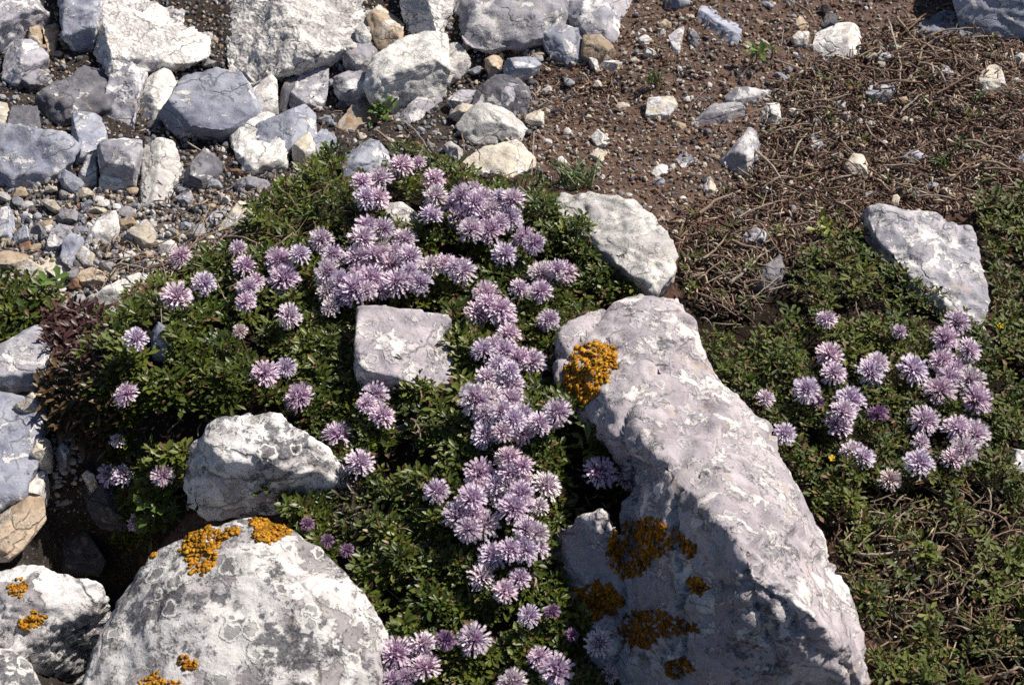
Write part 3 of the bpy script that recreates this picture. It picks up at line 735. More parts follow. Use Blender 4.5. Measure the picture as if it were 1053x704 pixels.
# orange lichen, crusts of small lobes growing on the rocks
IV1, IF1 = ico(1)
def lichen(rock_i, poly, n, size=1.5, dense=.0, tone=(.54, .25, .022), name="orange_lichen"):
    r = ROCKS[rock_i]
    V, N = r['V'], r['N']
    view = CAM - V; view /= np.linalg.norm(view, axis=1)[:, None]
    pp = to_px(V)
    pj = pp + 5 * np.stack([fbm(V * 130, 3, 61), fbm(V * 130, 3, 62)], 1)
    ok = in_poly(pj[:, 0], pj[:, 1], poly) & ((N * view).sum(1) > .12)
    ok &= (fbm(V * 160, 3, 71) > -.26 + dense)
    idx = np.nonzero(ok)[0]
    if len(idx) == 0: return
    n = int(n * 3.0); size = size * .9
    ch = rng.choice(idx, n)
    P = V[ch] + rng.normal(size=(n, 3)) * .0003
    nn = N[ch] + rng.normal(size=(n, 3)) * .22; nn /= np.linalg.norm(nn, axis=1)[:, None]
    a = np.cross(nn, rng.normal(size=(n, 3))); a /= np.linalg.norm(a, axis=1)[:, None]
    b = np.cross(nn, a)
    s = size * .001 * rng.uniform(.5, 1.25, n)
    asp = rng.uniform(.6, 1.2, n); P = P - nn * (s * .06)[:, None]
    T = IV1[None] * (1 + .5 * rng.normal(size=(n, len(IV1), 1)).clip(-1, 1))
    W = P[:, None] + s[:, None, None] * (T[..., :1] * a[:, None] * asp[:, None, None] + T[..., 1:2] * b[:, None] + T[..., 2:] * nn[:, None] * rng.uniform(.10, .26, (n, 1, 1)))
    F = (IF1[None] + (np.arange(n) * len(IV1))[:, None, None]).reshape(-1, 3)
    tn = np.array(tone) * rng.uniform(.45, 1.35, (n, 1))
    tn[:, 1] *= rng.uniform(.85, 1.2, n)
    me = mesh_from(name, W.reshape(-1, 3) - r['cen'], F, M_LICH, np.repeat(tn, len(IV1), 0))
    link(name, me, r['obj'])
lichen(0, [(590, 356), (612, 351), (632, 356), (635, 372), (626, 392), (612, 404), (598, 420), (580, 416), (578, 392), (584, 372)], 900, 1.7)
DK = (.44, .18, .016)
lichen(0, [(640, 540), (662, 532), (680, 535), (700, 548), (718, 562), (715, 572), (690, 565), (668, 575), (660, 592), (640, 600), (628, 580), (622, 562)], 900, 1.6, -.04, DK)
lichen(0, [(700, 596), (722, 592), (728, 606), (712, 614), (702, 606)], 90, 1.5, 0, DK)
lichen(0, [(590, 605), (612, 598), (632, 602), (644, 622), (622, 632), (602, 640), (588, 622)], 380, 1.6, 0, DK)
lichen(0, [(632, 640), (650, 625), (690, 630), (712, 640), (722, 652), (690, 650), (668, 664), (640, 668)], 360, 1.5, -.02, (.30, .12, .014))
lichen(0, [(682, 680), (700, 675), (715, 684), (702, 700), (684, 696)], 140, 1.4, 0, (.30, .12, .014))
lichen(1, [(186, 545), (205, 540), (222, 545), (242, 540), (250, 546), (228, 556), (222, 575), (212, 592), (200, 590), (186, 572)], 520, 1.6, -.05)
lichen(1, [(256, 532), (270, 525), (296, 530), (300, 548), (284, 556), (262, 556)], 420, 1.7, -.2)
lichen(1, [(126, 590), (140, 574), (158, 562), (160, 570), (142, 586), (130, 596)], 110, 1.3, 0)
lichen(1, [(182, 674), (198, 670), (206, 680), (196, 692), (186, 688)], 80, 1.3, 0, DK)
lichen(1, [(142, 698), (165, 694), (185, 700), (180, 712), (145, 712)], 90, 1.3, 0)
lichen(7, [(10, 596), (24, 592), (30, 605), (22, 614), (8, 612)], 90, 1.2, 0)
lichen(7, [(16, 640), (36, 628), (48, 634), (42, 644), (20, 652)], 110, 1.2, 0)

# picture raster of rock footprints
RM = np.zeros((int(H0) + 240, int(W0) + 240), bool)
yy, xx = np.mgrid[0:RM.shape[0], 0:RM.shape[1]]
for r in ROCKS:
    o = r['out']
    x0, x1 = int(o[:, 0].min() + 118), int(o[:, 0].max() + 122)
    y0, y1 = int(o[:, 1].min() + 118), int(o[:, 1].max() + 122)
    x0, y0 = max(x0, 0), max(y0, 0); x1, y1 = min(x1, RM.shape[1]), min(y1, RM.shape[0])
    sx, sy = xx[y0:y1, x0:x1].ravel() - 120., yy[y0:y1, x0:x1].ravel() - 120.
    if r['name'] != 'stone': o = o.mean(0) + (o - o.mean(0)) * .91
    RM[y0:y1, x0:x1] |= in_poly(sx, sy, o).reshape(y1 - y0, x1 - x0)
def on_rock(px, py):
    i = np.clip((py + 120).astype(int), 0, RM.shape[0] - 1); j = np.clip((px + 120).astype(int), 0, RM.shape[1] - 1)
    return RM[i, j]

def scatter(poly, step, jitter=.9):
    a = np.array(poly)
    x0, y0 = np.maximum(a.min(0), (-110, -110)); x1, y1 = np.minimum(a.max(0), (1160, 810))
    gx, gy = np.meshgrid(np.arange(x0, x1, step), np.arange(y0, y1, step))
    p = np.stack([gx.ravel(), gy.ravel()], 1) + rng.uniform(-.5, .5, (gx.size, 2)) * step * jitter * 1.3
    return p[in_poly(p[:, 0], p[:, 1], poly)]

# ------------------------------------------------------------------ gravel
PAL = {'grey': (.30, .29, .31), 'bluish grey': (.30, .31, .36), 'white': (.66, .63, .61), 'tan': (.42, .33, .24), 'cream': (.58, .51, .42), 'reddish brown': (.26, .15, .10), 'dark grey': (.14, .135, .145)}
PALN = list(PAL)
IV2, IF2 = ico(2)
def chip(seed, V):
    r = np.random.default_rng(seed)
    W = V.copy()
    for k in range(9):   # planar breaks
        n = r.normal(size=3); n /= np.linalg.norm(n)
        d = W @ n - r.uniform(.45, .85)
        W -= np.clip(d, 0, None)[:, None] * n
    W *= r.uniform(.75, 1.2, 3) * np.array([1, 1, .7])
    return W
CH1 = [chip(100 + k, IV1) for k in range(14)]
CH2 = [chip(300 + k, IV2 if k else IV2) for k in range(10)]

def gravel(name, label, pts, sizes, weights):
    n = len(pts)
    P = ground(pts[:, 0], pts[:, 1], 0, True)
    Rm = rand_rot(n) ; k = rng.integers(0, len(CH1), n)
    T = np.array(CH1)[k]
    W = np.einsum('nij,nvj->nvi', Rm, T) * sizes[:, None, None]
    W += P[:, None]; W[..., 2] += sizes[:, None] * .25
    F = (IF1[None] + (np.arange(n) * len(IV1))[:, None, None]).reshape(-1, 3)
    c = np.array([PAL[x] for x in PALN])[rng.choice(len(PALN), n, p=np.array(weights) / sum(weights))] * rng.uniform(.65, 1.15, (n, 1))
    o = link(name, mesh_from(name, W.reshape(-1, 3), F, M_PEB, np.repeat(c, len(IV1), 0), smooth=False))
    tag(o, label, "gravel", kind="stuff")
    return o
def sz(n, lo, hi, pw=2.2): return (lo + (hi - lo) * rng.random(n) ** pw) * .001
p = scatter(Z_STONES, 4.6); gravel("gravel", "grey angular gravel between the loose stones of the pile", p, sz(len(p), .7, 3.3, 1.6), (5, 4, 2.5, 2, 2.5, 1.5, 3))
p = scatter([(-110, 180), (300, 180), (290, 205), (215, 262), (90, 325), (-110, 300)], 5); gravel("gravel", "pale gravel and chips between the flat stones above the leafy tuft", p, sz(len(p), .9, 3.4, 1.1), (5, 4, 8, 3, 8, 1, 1))
p = scatter(Z_PATH, 3.9)
p = p[rng.random(len(p)) < .95]
gravel("gravel", "fine reddish and pale gravel on the brown soil path", p, sz(len(p), .35, 2.6, 2.0), (2, .6, 3, 5, 4, 9, 1))
p = scatter(Z_RIGHT + [], 22); p = np.concatenate([p, scatter(Z_DRY, 16)]); gravel("gravel", "sparse crumbs of pale gravel under the green slope", p, sz(len(p), .5, 2.0), (2, 1, 3, 3, 3, 3, 1))
p = np.stack([rng.uniform(-20, 90, 420), rng.uniform(440, 530, 420)], 1); gravel("gravel", "pale crumbled gravel beside the bluish rock", p, sz(len(p), .6, 2.6), (3, 2, 2, 3, 4, 1, 1))

p = scatter([(540, -100), (1180, -100), (1180, 100), (880, 130), (800, 200), (560, 200)], 7)
gravel("gravel", "pale chips of gravel strewn over the upper part of the brown path", p, sz(len(p), 1.2, 3.3, 1.5), (3, 1.5, 5, 5, 7, 3, 1))

# the stony ground goes on beyond the picture
wx, wy = rng.normal(0, .75, 26000), rng.normal(.15, .75, 26000)
q_ = to_px(np.stack([wx, wy, np.zeros_like(wx)], 1))
k_ = ((q_[:, 0] < -105) | (q_[:, 0] > 1155) | (q_[:, 1] < -105) | (q_[:, 1] > 790)) & (np.hypot(wx - CAM[0], wy - CAM[1]) > .2) & (wy > -.75)
gravel("gravel", "gravel strewn over the bare ground round about", q_[k_], sz(int(k_.sum()), .7, 4.5, 2.4), (4, 2, 2, 4, 3, 6, 2))

# larger pebbles, each one a thing
TOPS = [(r['out'].mean(0), r['label'].split(',')[0]) for r in ROCKS if -5 < r['out'][:, 0].mean() < 1058 and -5 < r['out'][:, 1].mean()]
used = set()
def near_phrase(x, y, k=0):
    d = sorted(((x - c[0]) ** 2 + (y - c[1]) ** 2, c[0], c[1], s) for c, s in TOPS)
    _, cx, cy, s = d[k]
    if abs(y - cy) > abs(x - cx): rel = "below the" if y > cy else "above the"
    else: rel = "right of the" if x > cx else "left of the"
    return f"{rel} {s}"
def pebbles(poly, n, lo, hi, weights):
    cnt = 0
    taken = []
    for _ in range(n * 60):
        if cnt >= n: break
        q = scatter_one(poly)
        if on_rock(np.array([q[0]]), np.array([q[1]]))[0] or not (2 < q[0] < 1050 and 2 < q[1] < 700): continue
        s = lo + (hi - lo) * random.random() ** 1.8      # radius in picture px
        if any((q[0] - t[0]) ** 2 + (q[1] - t[1]) ** 2 < (s + t[2]) ** 2 * .8 for t in taken): continue
        cname = random.choices(PALN, weights)[0]
        lab = None
        for k in range(6):
            shape = random.choice(["round", "angular", "flat", "chipped", "squat", "pointed"])
            big = "small" if s < (lo + hi) / 2 else "larger"
            l_ = f"{big} {cname} pebble {near_phrase(q[0], q[1], k)}"
            if len(l_.split()) <= 16 and l_ not in used: lab = l_; break
        if lab is None: continue
        used.add(lab)
        taken.append((q[0], q[1], s))
        P = ground([q[0]], [q[1]])[0]
        rad = s * .00066
        V = CH2[random.randrange(len(CH2))]
        ang = random.uniform(0, 6.28); ca, sa = math.cos(ang), math.sin(ang)
        tl = random.uniform(-.5, .5); ct, st = math.cos(tl), math.sin(tl)
        Rz = np.array([[ca, -sa, 0], [sa, ca, 0], [0, 0, 1]]) @ np.array([[1, 0, 0], [0, ct, -st], [0, st, ct]])
        W = V @ Rz.T * rad * np.array([1.15, 1, .95])
        col = np.array(PAL[cname]) * random.uniform(.85, 1.2)
        W += fbm(W / rad * 1.7 + cnt, 2, cnt)[:, None] * W * .18
        o = link("pebble", mesh_from("pebble", W, IF2, M_PEB, np.tile(col, (len(W), 1)), smooth=False), loc=(P[0], P[1], P[2] + rad * .30))
        tag(o, lab, "pebble", "loose pebbles lying among the stones")
        cnt += 1
def scatter_one(poly):
    a = np.array(poly)
    while True:
        q = np.array([random.uniform(max(a[:, 0].min(), -5), min(a[:, 0].max(), 1058)), random.uniform(max(a[:, 1].min(), -5), min(a[:, 1].max(), 709))])
        if in_poly(q[:1], q[1:], poly)[0]: return q
pebbles([(2, 195), (290, 195), (215, 262), (90, 322), (2, 290)], 34, 5, 10, (4, 3, 5, 2, 6, .5, 1))
pebbles(Z_STONES, 128, 4.5, 10, (5, 4, 3, 2, 2, 1, 4))
pebbles(Z_PATH, 124, 3.5, 8, (3, 2, 5, 3, 5, 1.5, .5))
pebbles([(0, 440), (85, 440), (85, 520), (0, 520)], 8, 3.5, 7, (3, 2, 2, 2, 4, 0, 0))

# ------------------------------------------------------------------ leafy mats
# one spatulate leaf: x across, y along, z up
LW = np.array([[0, 0, 0], [-.10, .38, -.01], [0, .38, -.035], [.10, .38, -.01], [-.19, .74, .02], [0, .74, -.03], [.19, .74, .02], [0, 1.0, .0]])
LF = np.array([[0, 2, 1], [0, 3, 2], [1, 2, 5], [1, 5, 4], [2, 3, 6], [2, 6, 5], [4, 5, 7], [5, 6, 7]])
def leaves(P, yaw, elev, length, width, tint, curl):
    n = len(P)
    T = np.tile(LW[None], (n, 1, 1))
    T[..., 0] *= width[:, None]
    T[..., 2] -= curl[:, None] * T[..., 1] ** 2
    T *= length[:, None, None]
    ce, se = np.cos(elev)[:, None], np.sin(elev)[:, None]
    y = T[..., 1] * ce - T[..., 2] * se
    z = T[..., 1] * se + T[..., 2] * ce
    x = T[..., 0]
    cy, sy = np.cos(yaw)[:, None], np.sin(yaw)[:, None]
    W = np.stack([x * cy - y * sy, x * sy + y * cy, z], 2) + P[:, None]
    F = (LF[None] + (np.arange(n) * 8)[:, None, None]).reshape(-1, 3)
    tv = np.repeat(tint, 8, 0).reshape(n, 8, 3)
    tv[:, 0] *= .8
    return W.reshape(-1, 3), F, tv.reshape(-1, 3)

GREENS = np.array([(.070, .104, .014), (.096, .132, .016), (.052, .080, .015), (.130, .150, .020), (.074, .104, .018)])
M_LEAF2 = tint_mat("small_leaf", .55, .3, None, .18)
def mat_cover(name, label, poly, step, length, per, hole=-.25, thick=.009, dry=.06, yellow=0.0, avoid=True, extra=None, leafm=None):
    p = scatter(poly, step)
    if extra is not None: p = p[extra(p)]
    P = ground(p[:, 0], p[:, 1], .002, False)
    if avoid:
        keep = ~on_rock(p[:, 0], p[:, 1]); p, P = p[keep], P[keep]
    nz = fbm(P * np.array([1, 1, 0]) * 38, 3, 81)
    keep = nz > hole; p, P, nz = p[keep], P[keep], nz[keep]
    n = len(p)
    h = thick * np.clip(.45 + nz * 1.1, .05, 1.25) + rng.uniform(0, .003, n)
    P = P.copy(); P[:, 2] += h
    spec = fbm(P * np.array([1, 1, 0]) * 16, 2, 83)
    out = [[], [], []]
    base = 0
    k = per
    PP = np.repeat(P, k, 0) + rng.normal(size=(n * k, 3)) * .0009
    j = np.tile(np.arange(k), n) / (k - 1.0)
    yaw = np.repeat(rng.uniform(0, 6.28, n), k) + np.tile(np.arange(k) * 2.4, n) + rng.normal(size=n * k) * .25
    elev = .15 + 1.05 * j + rng.normal(size=n * k) * .22
    size = np.repeat(rng.uniform(.6, 1.25, n) * (1 + .25 * spec), k)
    ln = length * size * (1.05 - .45 * j)
    wd = np.repeat(rng.uniform(.62, 1.02, n), k)
    c = GREENS[np.repeat(rng.integers(0, len(GREENS), n), k)] * rng.uniform(.5, 1.15, (n * k, 1)) * np.repeat(rng.uniform(.7, 1.15, n), k)[:, None]
    yl = np.clip(np.repeat(spec, k) * 1.8 + yellow, 0, 1)[:, None]
    c = c * (1 - yl) + np.array([.125, .150, .028]) * yl * rng.uniform(.8, 1.2, (n * k, 1)) 
    dr = rng.random(n * k) < dry
    c[dr] = np.array([.17, .10, .05]) * rng.uniform(.5, 1.3, (dr.sum(), 1))
    V, F, tv = leaves(PP, yaw, elev, ln, wd, c, rng.uniform(.0, .35, n * k))
    # lower leaves filling between the rosettes
    o = link(name, mesh_from(name, V, F, leafm or M_LEAF, tv))
    tag(o, label, "ground cover", kind="stuff")
    return o
mat_cover("leaf_mat", "dense mat of small dark green leaves carrying the lilac flowers round the square block", Z_MAT, 6.2, .0080, 10, hole=-.15, thick=.018)
right_thin = lambda p: ~((p[:, 0] < 830 - .25 * (p[:, 1] - 230)) & (p[:, 1] < 350) & (rng.random(len(p)) < .88)) & ~((p[:, 1] > 510) & (fbm(np.concatenate([p / 60., np.zeros((len(p), 1))], 1), 2, 5) < .06) & (rng.random(len(p)) < .82))
mat_cover("leaf_mat", "low mat of tiny dark green leaves covering the slope right of the great boulder", Z_RIGHT, 6.2, .0066, 8, hole=-.18, thick=.014, dry=.12, yellow=-.06, extra=right_thin, leafm=M_LEAF2)
mat_cover("leaf_mat", "bright green leaf tuft growing at the left edge above the bluish rock", Z_TUFT, 8.5, .011, 8, hole=-.6, thick=.010)
# a few leaves straggling over the litter
mat_cover("leaf_mat", "scattered green sprigs growing through the brown litter", Z_LITTER, 17, .006, 7, hole=.12, thick=.004, dry=.2)
# brown withered leaves
def dry_cover(name, label, poly, step, length, colour):
    p = scatter(poly, step); P = ground(p[:, 0], p[:, 1], .012)
    n, k = len(p), 8
    PP = np.repeat(P, k, 0) + rng.normal(size=(n * k, 3)) * .0025
    c = np.array(colour) * rng.uniform(.5, 1.5, (n * k, 1))
    V, F, tv = leaves(PP, rng.uniform(0, 6.28, n * k), rng.uniform(-.2, 1.3, n * k), length * rng.uniform(.6, 1.2, n * k), rng.uniform(.5, 1, n * k), c, rng.uniform(.2, .9, n * k))
    tag(link(name, mesh_from(name, V, F, M_LEAF, tv)), label, "ground cover", kind="stuff")
dry_cover("withered_leaves", "dark purplish brown withered leaves at the left end of the flowering mat", [(48, 322), (85, 312), (112, 330), (118, 360), (98, 385), (70, 392), (50, 350)], 5, .008, (.075, .034, .030))
dry_cover("withered_leaves", "olive brown drooping leaves above the dark hollow", [(45, 385), (110, 372), (128, 420), (118, 470), (92, 455), (52, 432)], 5, .009, (.085, .052, .022))
dry_cover("withered_leaves", "dark withered leaves between the pale rough rock and the deep shade", [(345, 500), (385, 500), (400, 530), (370, 560), (350, 545)], 9, .007, (.06, .045, .03))

# ------------------------------------------------------------------ litter of broken stems
def litter(name, label, pts, lo, hi, rad, pal, flat=.35, up=0.0):
    n = len(pts)
    P = ground(pts[:, 0], pts[:, 1], up, True)
    th = rng.uniform(0, 6.28, n); el = rng.normal(size=n) * flat
    L = rng.uniform(lo, hi, n) * .001
    d = np.stack([np.cos(th) * np.cos(el), np.sin(th) * np.cos(el), np.sin(el)], 1)
    side = np.stack([-np.sin(th), np.cos(th), np.zeros(n)], 1)
    bend = rng.normal(size=n) * .22
    r = rad * .001 * rng.uniform(.5, 1.5, n)
    P[:, 2] += r + np.abs(np.sin(el)) * L * .5 + rng.uniform(0, .003, n)
    ring = []
    for t, rr in ((-.5, .8), (0, 1.), (.5, .6)):
        c = P + d * (t * L)[:, None] + side * ((t == 0) * bend * L * .6)[:, None]
        for k in range(4):
            a = math.pi / 2 * k + .4
            ring.append(c + (math.cos(a) * side + math.sin(a) * np.array([0, 0, 1.])) * (r * rr)[:, None])
    V = np.stack(ring, 1)
    f = []
    for s in (0, 4):
        for k in range(4): f.append((s + k, s + (k + 1) % 4, s + 4 + (k + 1) % 4, s + 4 + k))
    f.append((3, 2, 1, 0)); f.append((8, 9, 10, 11))
    F = (np.array(f)[None] + (np.arange(n) * 12)[:, None, None]).reshape(-1, 4)
    c = np.array(pal)[rng.integers(0, len(pal), n)] * rng.uniform(.55, 1.3, (n, 1))
    tag(link(name, mesh_from(name, V.reshape(-1, 3), F, M_TWIG, np.repeat(c, 12, 0))), label, "plant litter", kind="stuff")
BR = [(.20, .125, .095), (.28, .20, .15), (.15, .09, .07), (.42, .33, .25), (.26, .17, .14), (.10, .065, .055), (.5, .42, .34)]
p = scatter(Z_LITTER, 4.1); litter("plant_litter", "brown litter of broken dry stems over the soil at the upper right", p, 3, 12, .66, BR, .45)
p = scatter(Z_PATH, 9.5); litter("plant_litter", "thin scattering of dry bits on the brown path", p, 2, 7, .45, BR, .25)
p = scatter(Z_DRY, 8.5); litter("plant_litter", "dry stems scattered through the lower green slope", p, 5, 18, .5, [(.30, .23, .15), (.2, .13, .09), (.13, .085, .06), (.40, .32, .20)], .3, .004)
p = np.concatenate([scatter([(100, 250), (200, 245), (270, 230), (262, 262), (190, 290), (120, 310), (90, 300)], 8), scatter(Z_MAT, 16), scatter([(140, 110), (350, 100), (350, 190), (200, 240), (140, 200)], 10), scatter([(540, 60), (640, 75), (640, 110), (550, 130)], 6)])
litter("plant_litter", "dry stalks lying between the stones and the flowering mat", p, 3, 12, .5, BR)

# ------------------------------------------------------------------ twigs, each a thing
TW = [  # label, picture points, radius mm
 ("pale bent twig left of the flat white stone", [(818, 3), (832, 13), (839, 24)], 1.2), ("short twig lying above the cream lump", [(812, 33), (822, 29), (841, 27)], 1.0),
 ("tiny upright twig near the cream lump", [(803, 48), (804, 38), (805, 30)], .8), ("curved twig below the cream lump", [(794, 62), (812, 70), (833, 75)], 1.1),
 ("long thin wavy stem below the curved twig", [(790, 83), (815, 86), (832, 92), (852, 90)], .7), ("long thin stem running down from the flat white stone", [(840, 62), (870, 70), (900, 92), (926, 106)], .7),
 ("upright pale twig left of the forked one", [(914, 22), (920, 45), (926, 72), (923, 96)], 1.3), ("short dark upright twig in the corner rock's shadow", [(928, 8), (933, 18), (938, 28)], .8),
 ("thick forked twig stem in the corner rock's shadow", [(922, 18), (935, 34), (948, 50), (944, 68), (937, 88)], 1.6), ("twig branch rising right from the fork", [(948, 50), (960, 42), (977, 33)], 1.2),
 ("pale twig slanting down towards the speckled tan stone", [(975, 40), (985, 56), (991, 68), (1006, 80)], 1.2), ("twig lying level under the corner rock", [(980, 43), (1000, 41), (1023, 38)], 1.0),
 ("second level twig under the corner rock", [(986, 48), (1004, 50), (1018, 52)], .9), ("short stub twig beside the speckled tan stone", [(1026, 40), (1030, 46), (1034, 52)], .9),
 ("slanting twig below the forked stem", [(925, 118), (938, 106), (951, 95)], 1.1), ("level pale twig below the oval grey stone", [(955, 92), (970, 95), (984, 94)], 1.1),
 ("long level stem below the speckled tan stone", [(1004, 96), (1030, 96), (1058, 98)], .8), ("thin slanting twig at the right edge", [(1030, 121), (1042, 116), (1058, 111)], .9),
 ("level thin twig above the rightmost litter", [(990, 126), (1010, 125), (1028, 128)], .8), ("crooked upright twig left of the narrow bluish stone", [(815, 170), (819, 152), (824, 146), (830, 137)], 1.2),
 ("bent wiry twig above the buff cube", [(866, 137), (864, 148), (870, 155), (882, 160)], .9), ("short pale twig right of the buff cube", [(890, 128), (897, 140), (912, 149)], 1.1),
 ("pale twig lying above the slanted rock", [(853, 214), (866, 210), (882, 206)], 1.1), ("thin twig behind the slanted rock", [(930, 190), (945, 180), (966, 186)], .7),
 ("long thin stalk over the path below the fin stone", [(655, 190), (700, 180), (748, 185), (792, 206)], .6), ("slanting stem left of the half buried pair", [(708, 114), (717, 103), (729, 90)], .6),
 ("thin stem right of the pale oval stone", [(640, 72), (656, 66), (674, 58)], .7), ("upright thin stalk above the grass tuft", [(549, 136), (548, 170), (543, 202)], .6),
 ("upper stalk of the tangle over the long pale stone", [(106, 284), (135, 273), (165, 268), (202, 262)], .9), ("middle stalk of the tangle over the long pale stone", [(108, 300), (130, 286), (160, 273), (192, 268)], 1.0),
 ("short crossing stalk in the twig tangle", [(142, 261), (128, 270), (114, 286), (104, 298)], .9), ("bent stalk left of the twig tangle", [(58, 268), (75, 276), (96, 281)], .7),
 ("right end stalk of the twig tangle", [(150, 277), (185, 272), (228, 263), (252, 254)], 1.0), ("lowest stalk of the twig tangle", [(160, 287), (200, 279), (236, 270)], .9),
 ("dark stalk beside the tan paver", [(130, 248), (140, 256), (151, 261)], .7), ("short dark stalk between pale flat stone and orange tan wedge", [(120, 240), (114, 250), (109, 262)], .6),
 ("long dry stem arching down to the topmost flowers", [(405, 125), (420, 127), (432, 140), (441, 156), (455, 173), (471, 186)], .8), ("forked woody stem below the green sprout", [(388, 134), (402, 149), (414, 149), (420, 139)], 1.3),
 ("hair thin dark stem across the pale double stone", [(258, 147), (285, 153), (310, 158), (326, 164)], .5), ("upright pale stem left of the white sloping topped slab", [(474, 136), (476, 146), (479, 157)], .8),
 ("brown stem above the topmost flowers", [(428, 164), (440, 168), (456, 176)], .8), ("brown stem beside the upper left flowers", [(292, 228), (300, 238), (305, 248)], 1.3),
 ("pale short stem left of the upper flowers", [(283, 260), (287, 253), (293, 249)], 1.2),
 ("pale forked twig on the lower green slope", [(955, 545), (975, 540), (992, 533), (1011, 526)], 1.4), ("side twig of the pale forked twig", [(955, 536), (960, 528), (963, 520)], .9),
 ("straight slanting twig on the lower green slope", [(984, 601), (1000, 592), (1016, 583), (1029, 576)], 1.1), ("short level twig on the lower green slope", [(948, 615), (960, 612), (974, 610)], 1.1),
 ("curved twig at the right edge of the lower slope", [(1030, 606), (1040, 594), (1058, 584)], 1.1), ("outer pale stalk of the brown stalk bundle", [(889, 616), (896, 602), (908, 590), (926, 574)], 1.4),
 ("second stalk of the brown stalk bundle", [(893, 620), (902, 607), (914, 597), (930, 583)], 1.3), ("third stalk of the brown stalk bundle", [(899, 624), (910, 612), (920, 604), (932, 592)], 1.2),
 ("inner stalk of the brown stalk bundle", [(906, 624), (914, 615), (924, 608)], 1.1), ("dark stalk leaning over the brown stalk bundle", [(932, 602), (938, 582), (946, 562)], .9),
 ("thin reddish stem above the brown stalk bundle", [(880, 522), (897, 533), (926, 535)], .7), ("thin stem left of the pale forked twig", [(914, 508), (925, 516), (937, 521)], .7),
 ("long curved stem low on the green slope", [(1017, 616), (1015, 640), (1008, 658), (999, 674)], .8), ("wavy upright stem low on the green slope", [(954, 640), (957, 655), (963, 663), (970, 666)], .8),
 ("looped stem low on the green slope", [(963, 662), (970, 648), (975, 637), (977, 625)], .8), ("long pale twig at the bottom of the green slope", [(928, 702), (945, 693), (968, 688), (990, 674)], 1.2),
 ("short stem at the right edge of the lower slope", [(1020, 541), (1033, 534), (1046, 525)], .9), ("level stub beside the great boulder's lower end", [(850, 570), (858, 568), (867, 568)], .8),
 ("dark stem left of the brown stalk bundle", [(887, 548), (891, 562), (896, 576)], .8), ("stub of pale twig at the lower right corner", [(1041, 645), (1047, 650), (1057, 656)], 1.2),
 ("dark twig along the lower right corner", [(998, 700), (1025, 694), (1058, 690)], 1.3), ("curved woody stem over the whitish flat rock's tail", [(654, 270), (664, 284), (672, 296)], .9),
 ("second woody stem at the great boulder's head", [(638, 307), (662, 303), (676, 295)], .9), ("thin curved stem on the upper green slope", [(870, 285), (878, 305), (880, 318), (884, 330)], .8),
 ("level thin twig on the upper green slope", [(838, 281), (850, 286), (864, 284)], .7), ("arching grass brown stem right of the pale slanted rock", [(1025, 280), (1032, 300), (1030, 322)], .7),
 ("grey twig beside the right edge stone", [(1028, 452), (1034, 462), (1036, 474)], 1.0),
]
def twig(label, pts, rmm, name="dead_twig", group="dead twigs and dry stems", colour=None, lift=.004, fork=0):
    a = np.array(pts, float)
    t = np.linspace(0, 1, len(a)); tt = np.linspace(0, 1, max(7, 3 * len(a)))
    px = np.interp(tt, t, a[:, 0]); py = np.interp(tt, t, a[:, 1])
    P = ground(px, py, lift, False)
    s = random.random() * 99
    P += .0016 * np.stack([fbm(P * 90 + s, 2, 3), fbm(P * 90 + s, 2, 4), .8 * fbm(P * 70 + s, 2, 5)], 1)
    P[:, 2] += .004 * np.sin(np.pi * tt) * random.uniform(.2, 1)
    Rr = rmm * .001 * (1.0 - .5 * tt) * (1 + .25 * fbm(P * 400 + s, 2, 6)) * .8
    V, F = tube(P, Rr, 7)
    for fk in range(fork):
        i_ = random.randrange(len(P) // 3, len(P) - 1); d_ = P[i_] - P[i_ - 1]; d_ /= np.linalg.norm(d_)
        a_ = random.choice((-1, 1)) * random.uniform(.5, 1.0)
        e_ = np.array([d_[0] * math.cos(a_) - d_[1] * math.sin(a_), d_[0] * math.sin(a_) + d_[1] * math.cos(a_), abs(d_[2]) + .15])
        Lb = random.uniform(.25, .5) * np.linalg.norm(P[-1] - P[0]); tb = np.linspace(0, 1, 6)[:, None]
        Pb = P[i_] + e_ * tb * Lb + .0012 * np.stack([fbm((P[i_] + e_ * tb * Lb) * 120 + s, 2, 3 + q) for q in range(3)], 1) * tb
        Vb, Fb = tube(Pb, Rr[i_] * (.75 - .5 * tb[:, 0]), 6)
        F = np.concatenate([F, Fb + len(V)]); V = np.concatenate([V, Vb])
    c0 = P[len(P) // 2].copy()
    col = np.array(colour or random.choice([(.36, .28, .21), (.30, .22, .17), (.42, .35, .28), (.24, .16, .12)]))
    tv = col * (1 + .5 * fbm(V * 220, 2, 8))[:, None].clip(.5, 1.5)
    o = link(name, mesh_from(name, V - c0, F, M_TWIG, tv), loc=c0)
    tag(o, label, "twig", group)
for l_, pts, rr in TW: twig(l_, pts, rr)
TOPS += [(np.array(c_), s_) for c_, s_ in (((910, 600), "brown stalk bundle"), ((985, 535), "pale forked twig"), ((1008, 645), "long curved stem on the slope"), ((1006, 588), "straight slanting twig"), ((962, 655), "wavy upright stem"), ((960, 688), "long pale twig at the bottom"), ((915, 493), "faded flower on the slope"), ((1042, 595), "curved twig at the edge"), ((1028, 694), "dark corner twig"), ((905, 545), "thin grass tuft"), ((1010, 640), "dry grass tuft"))]
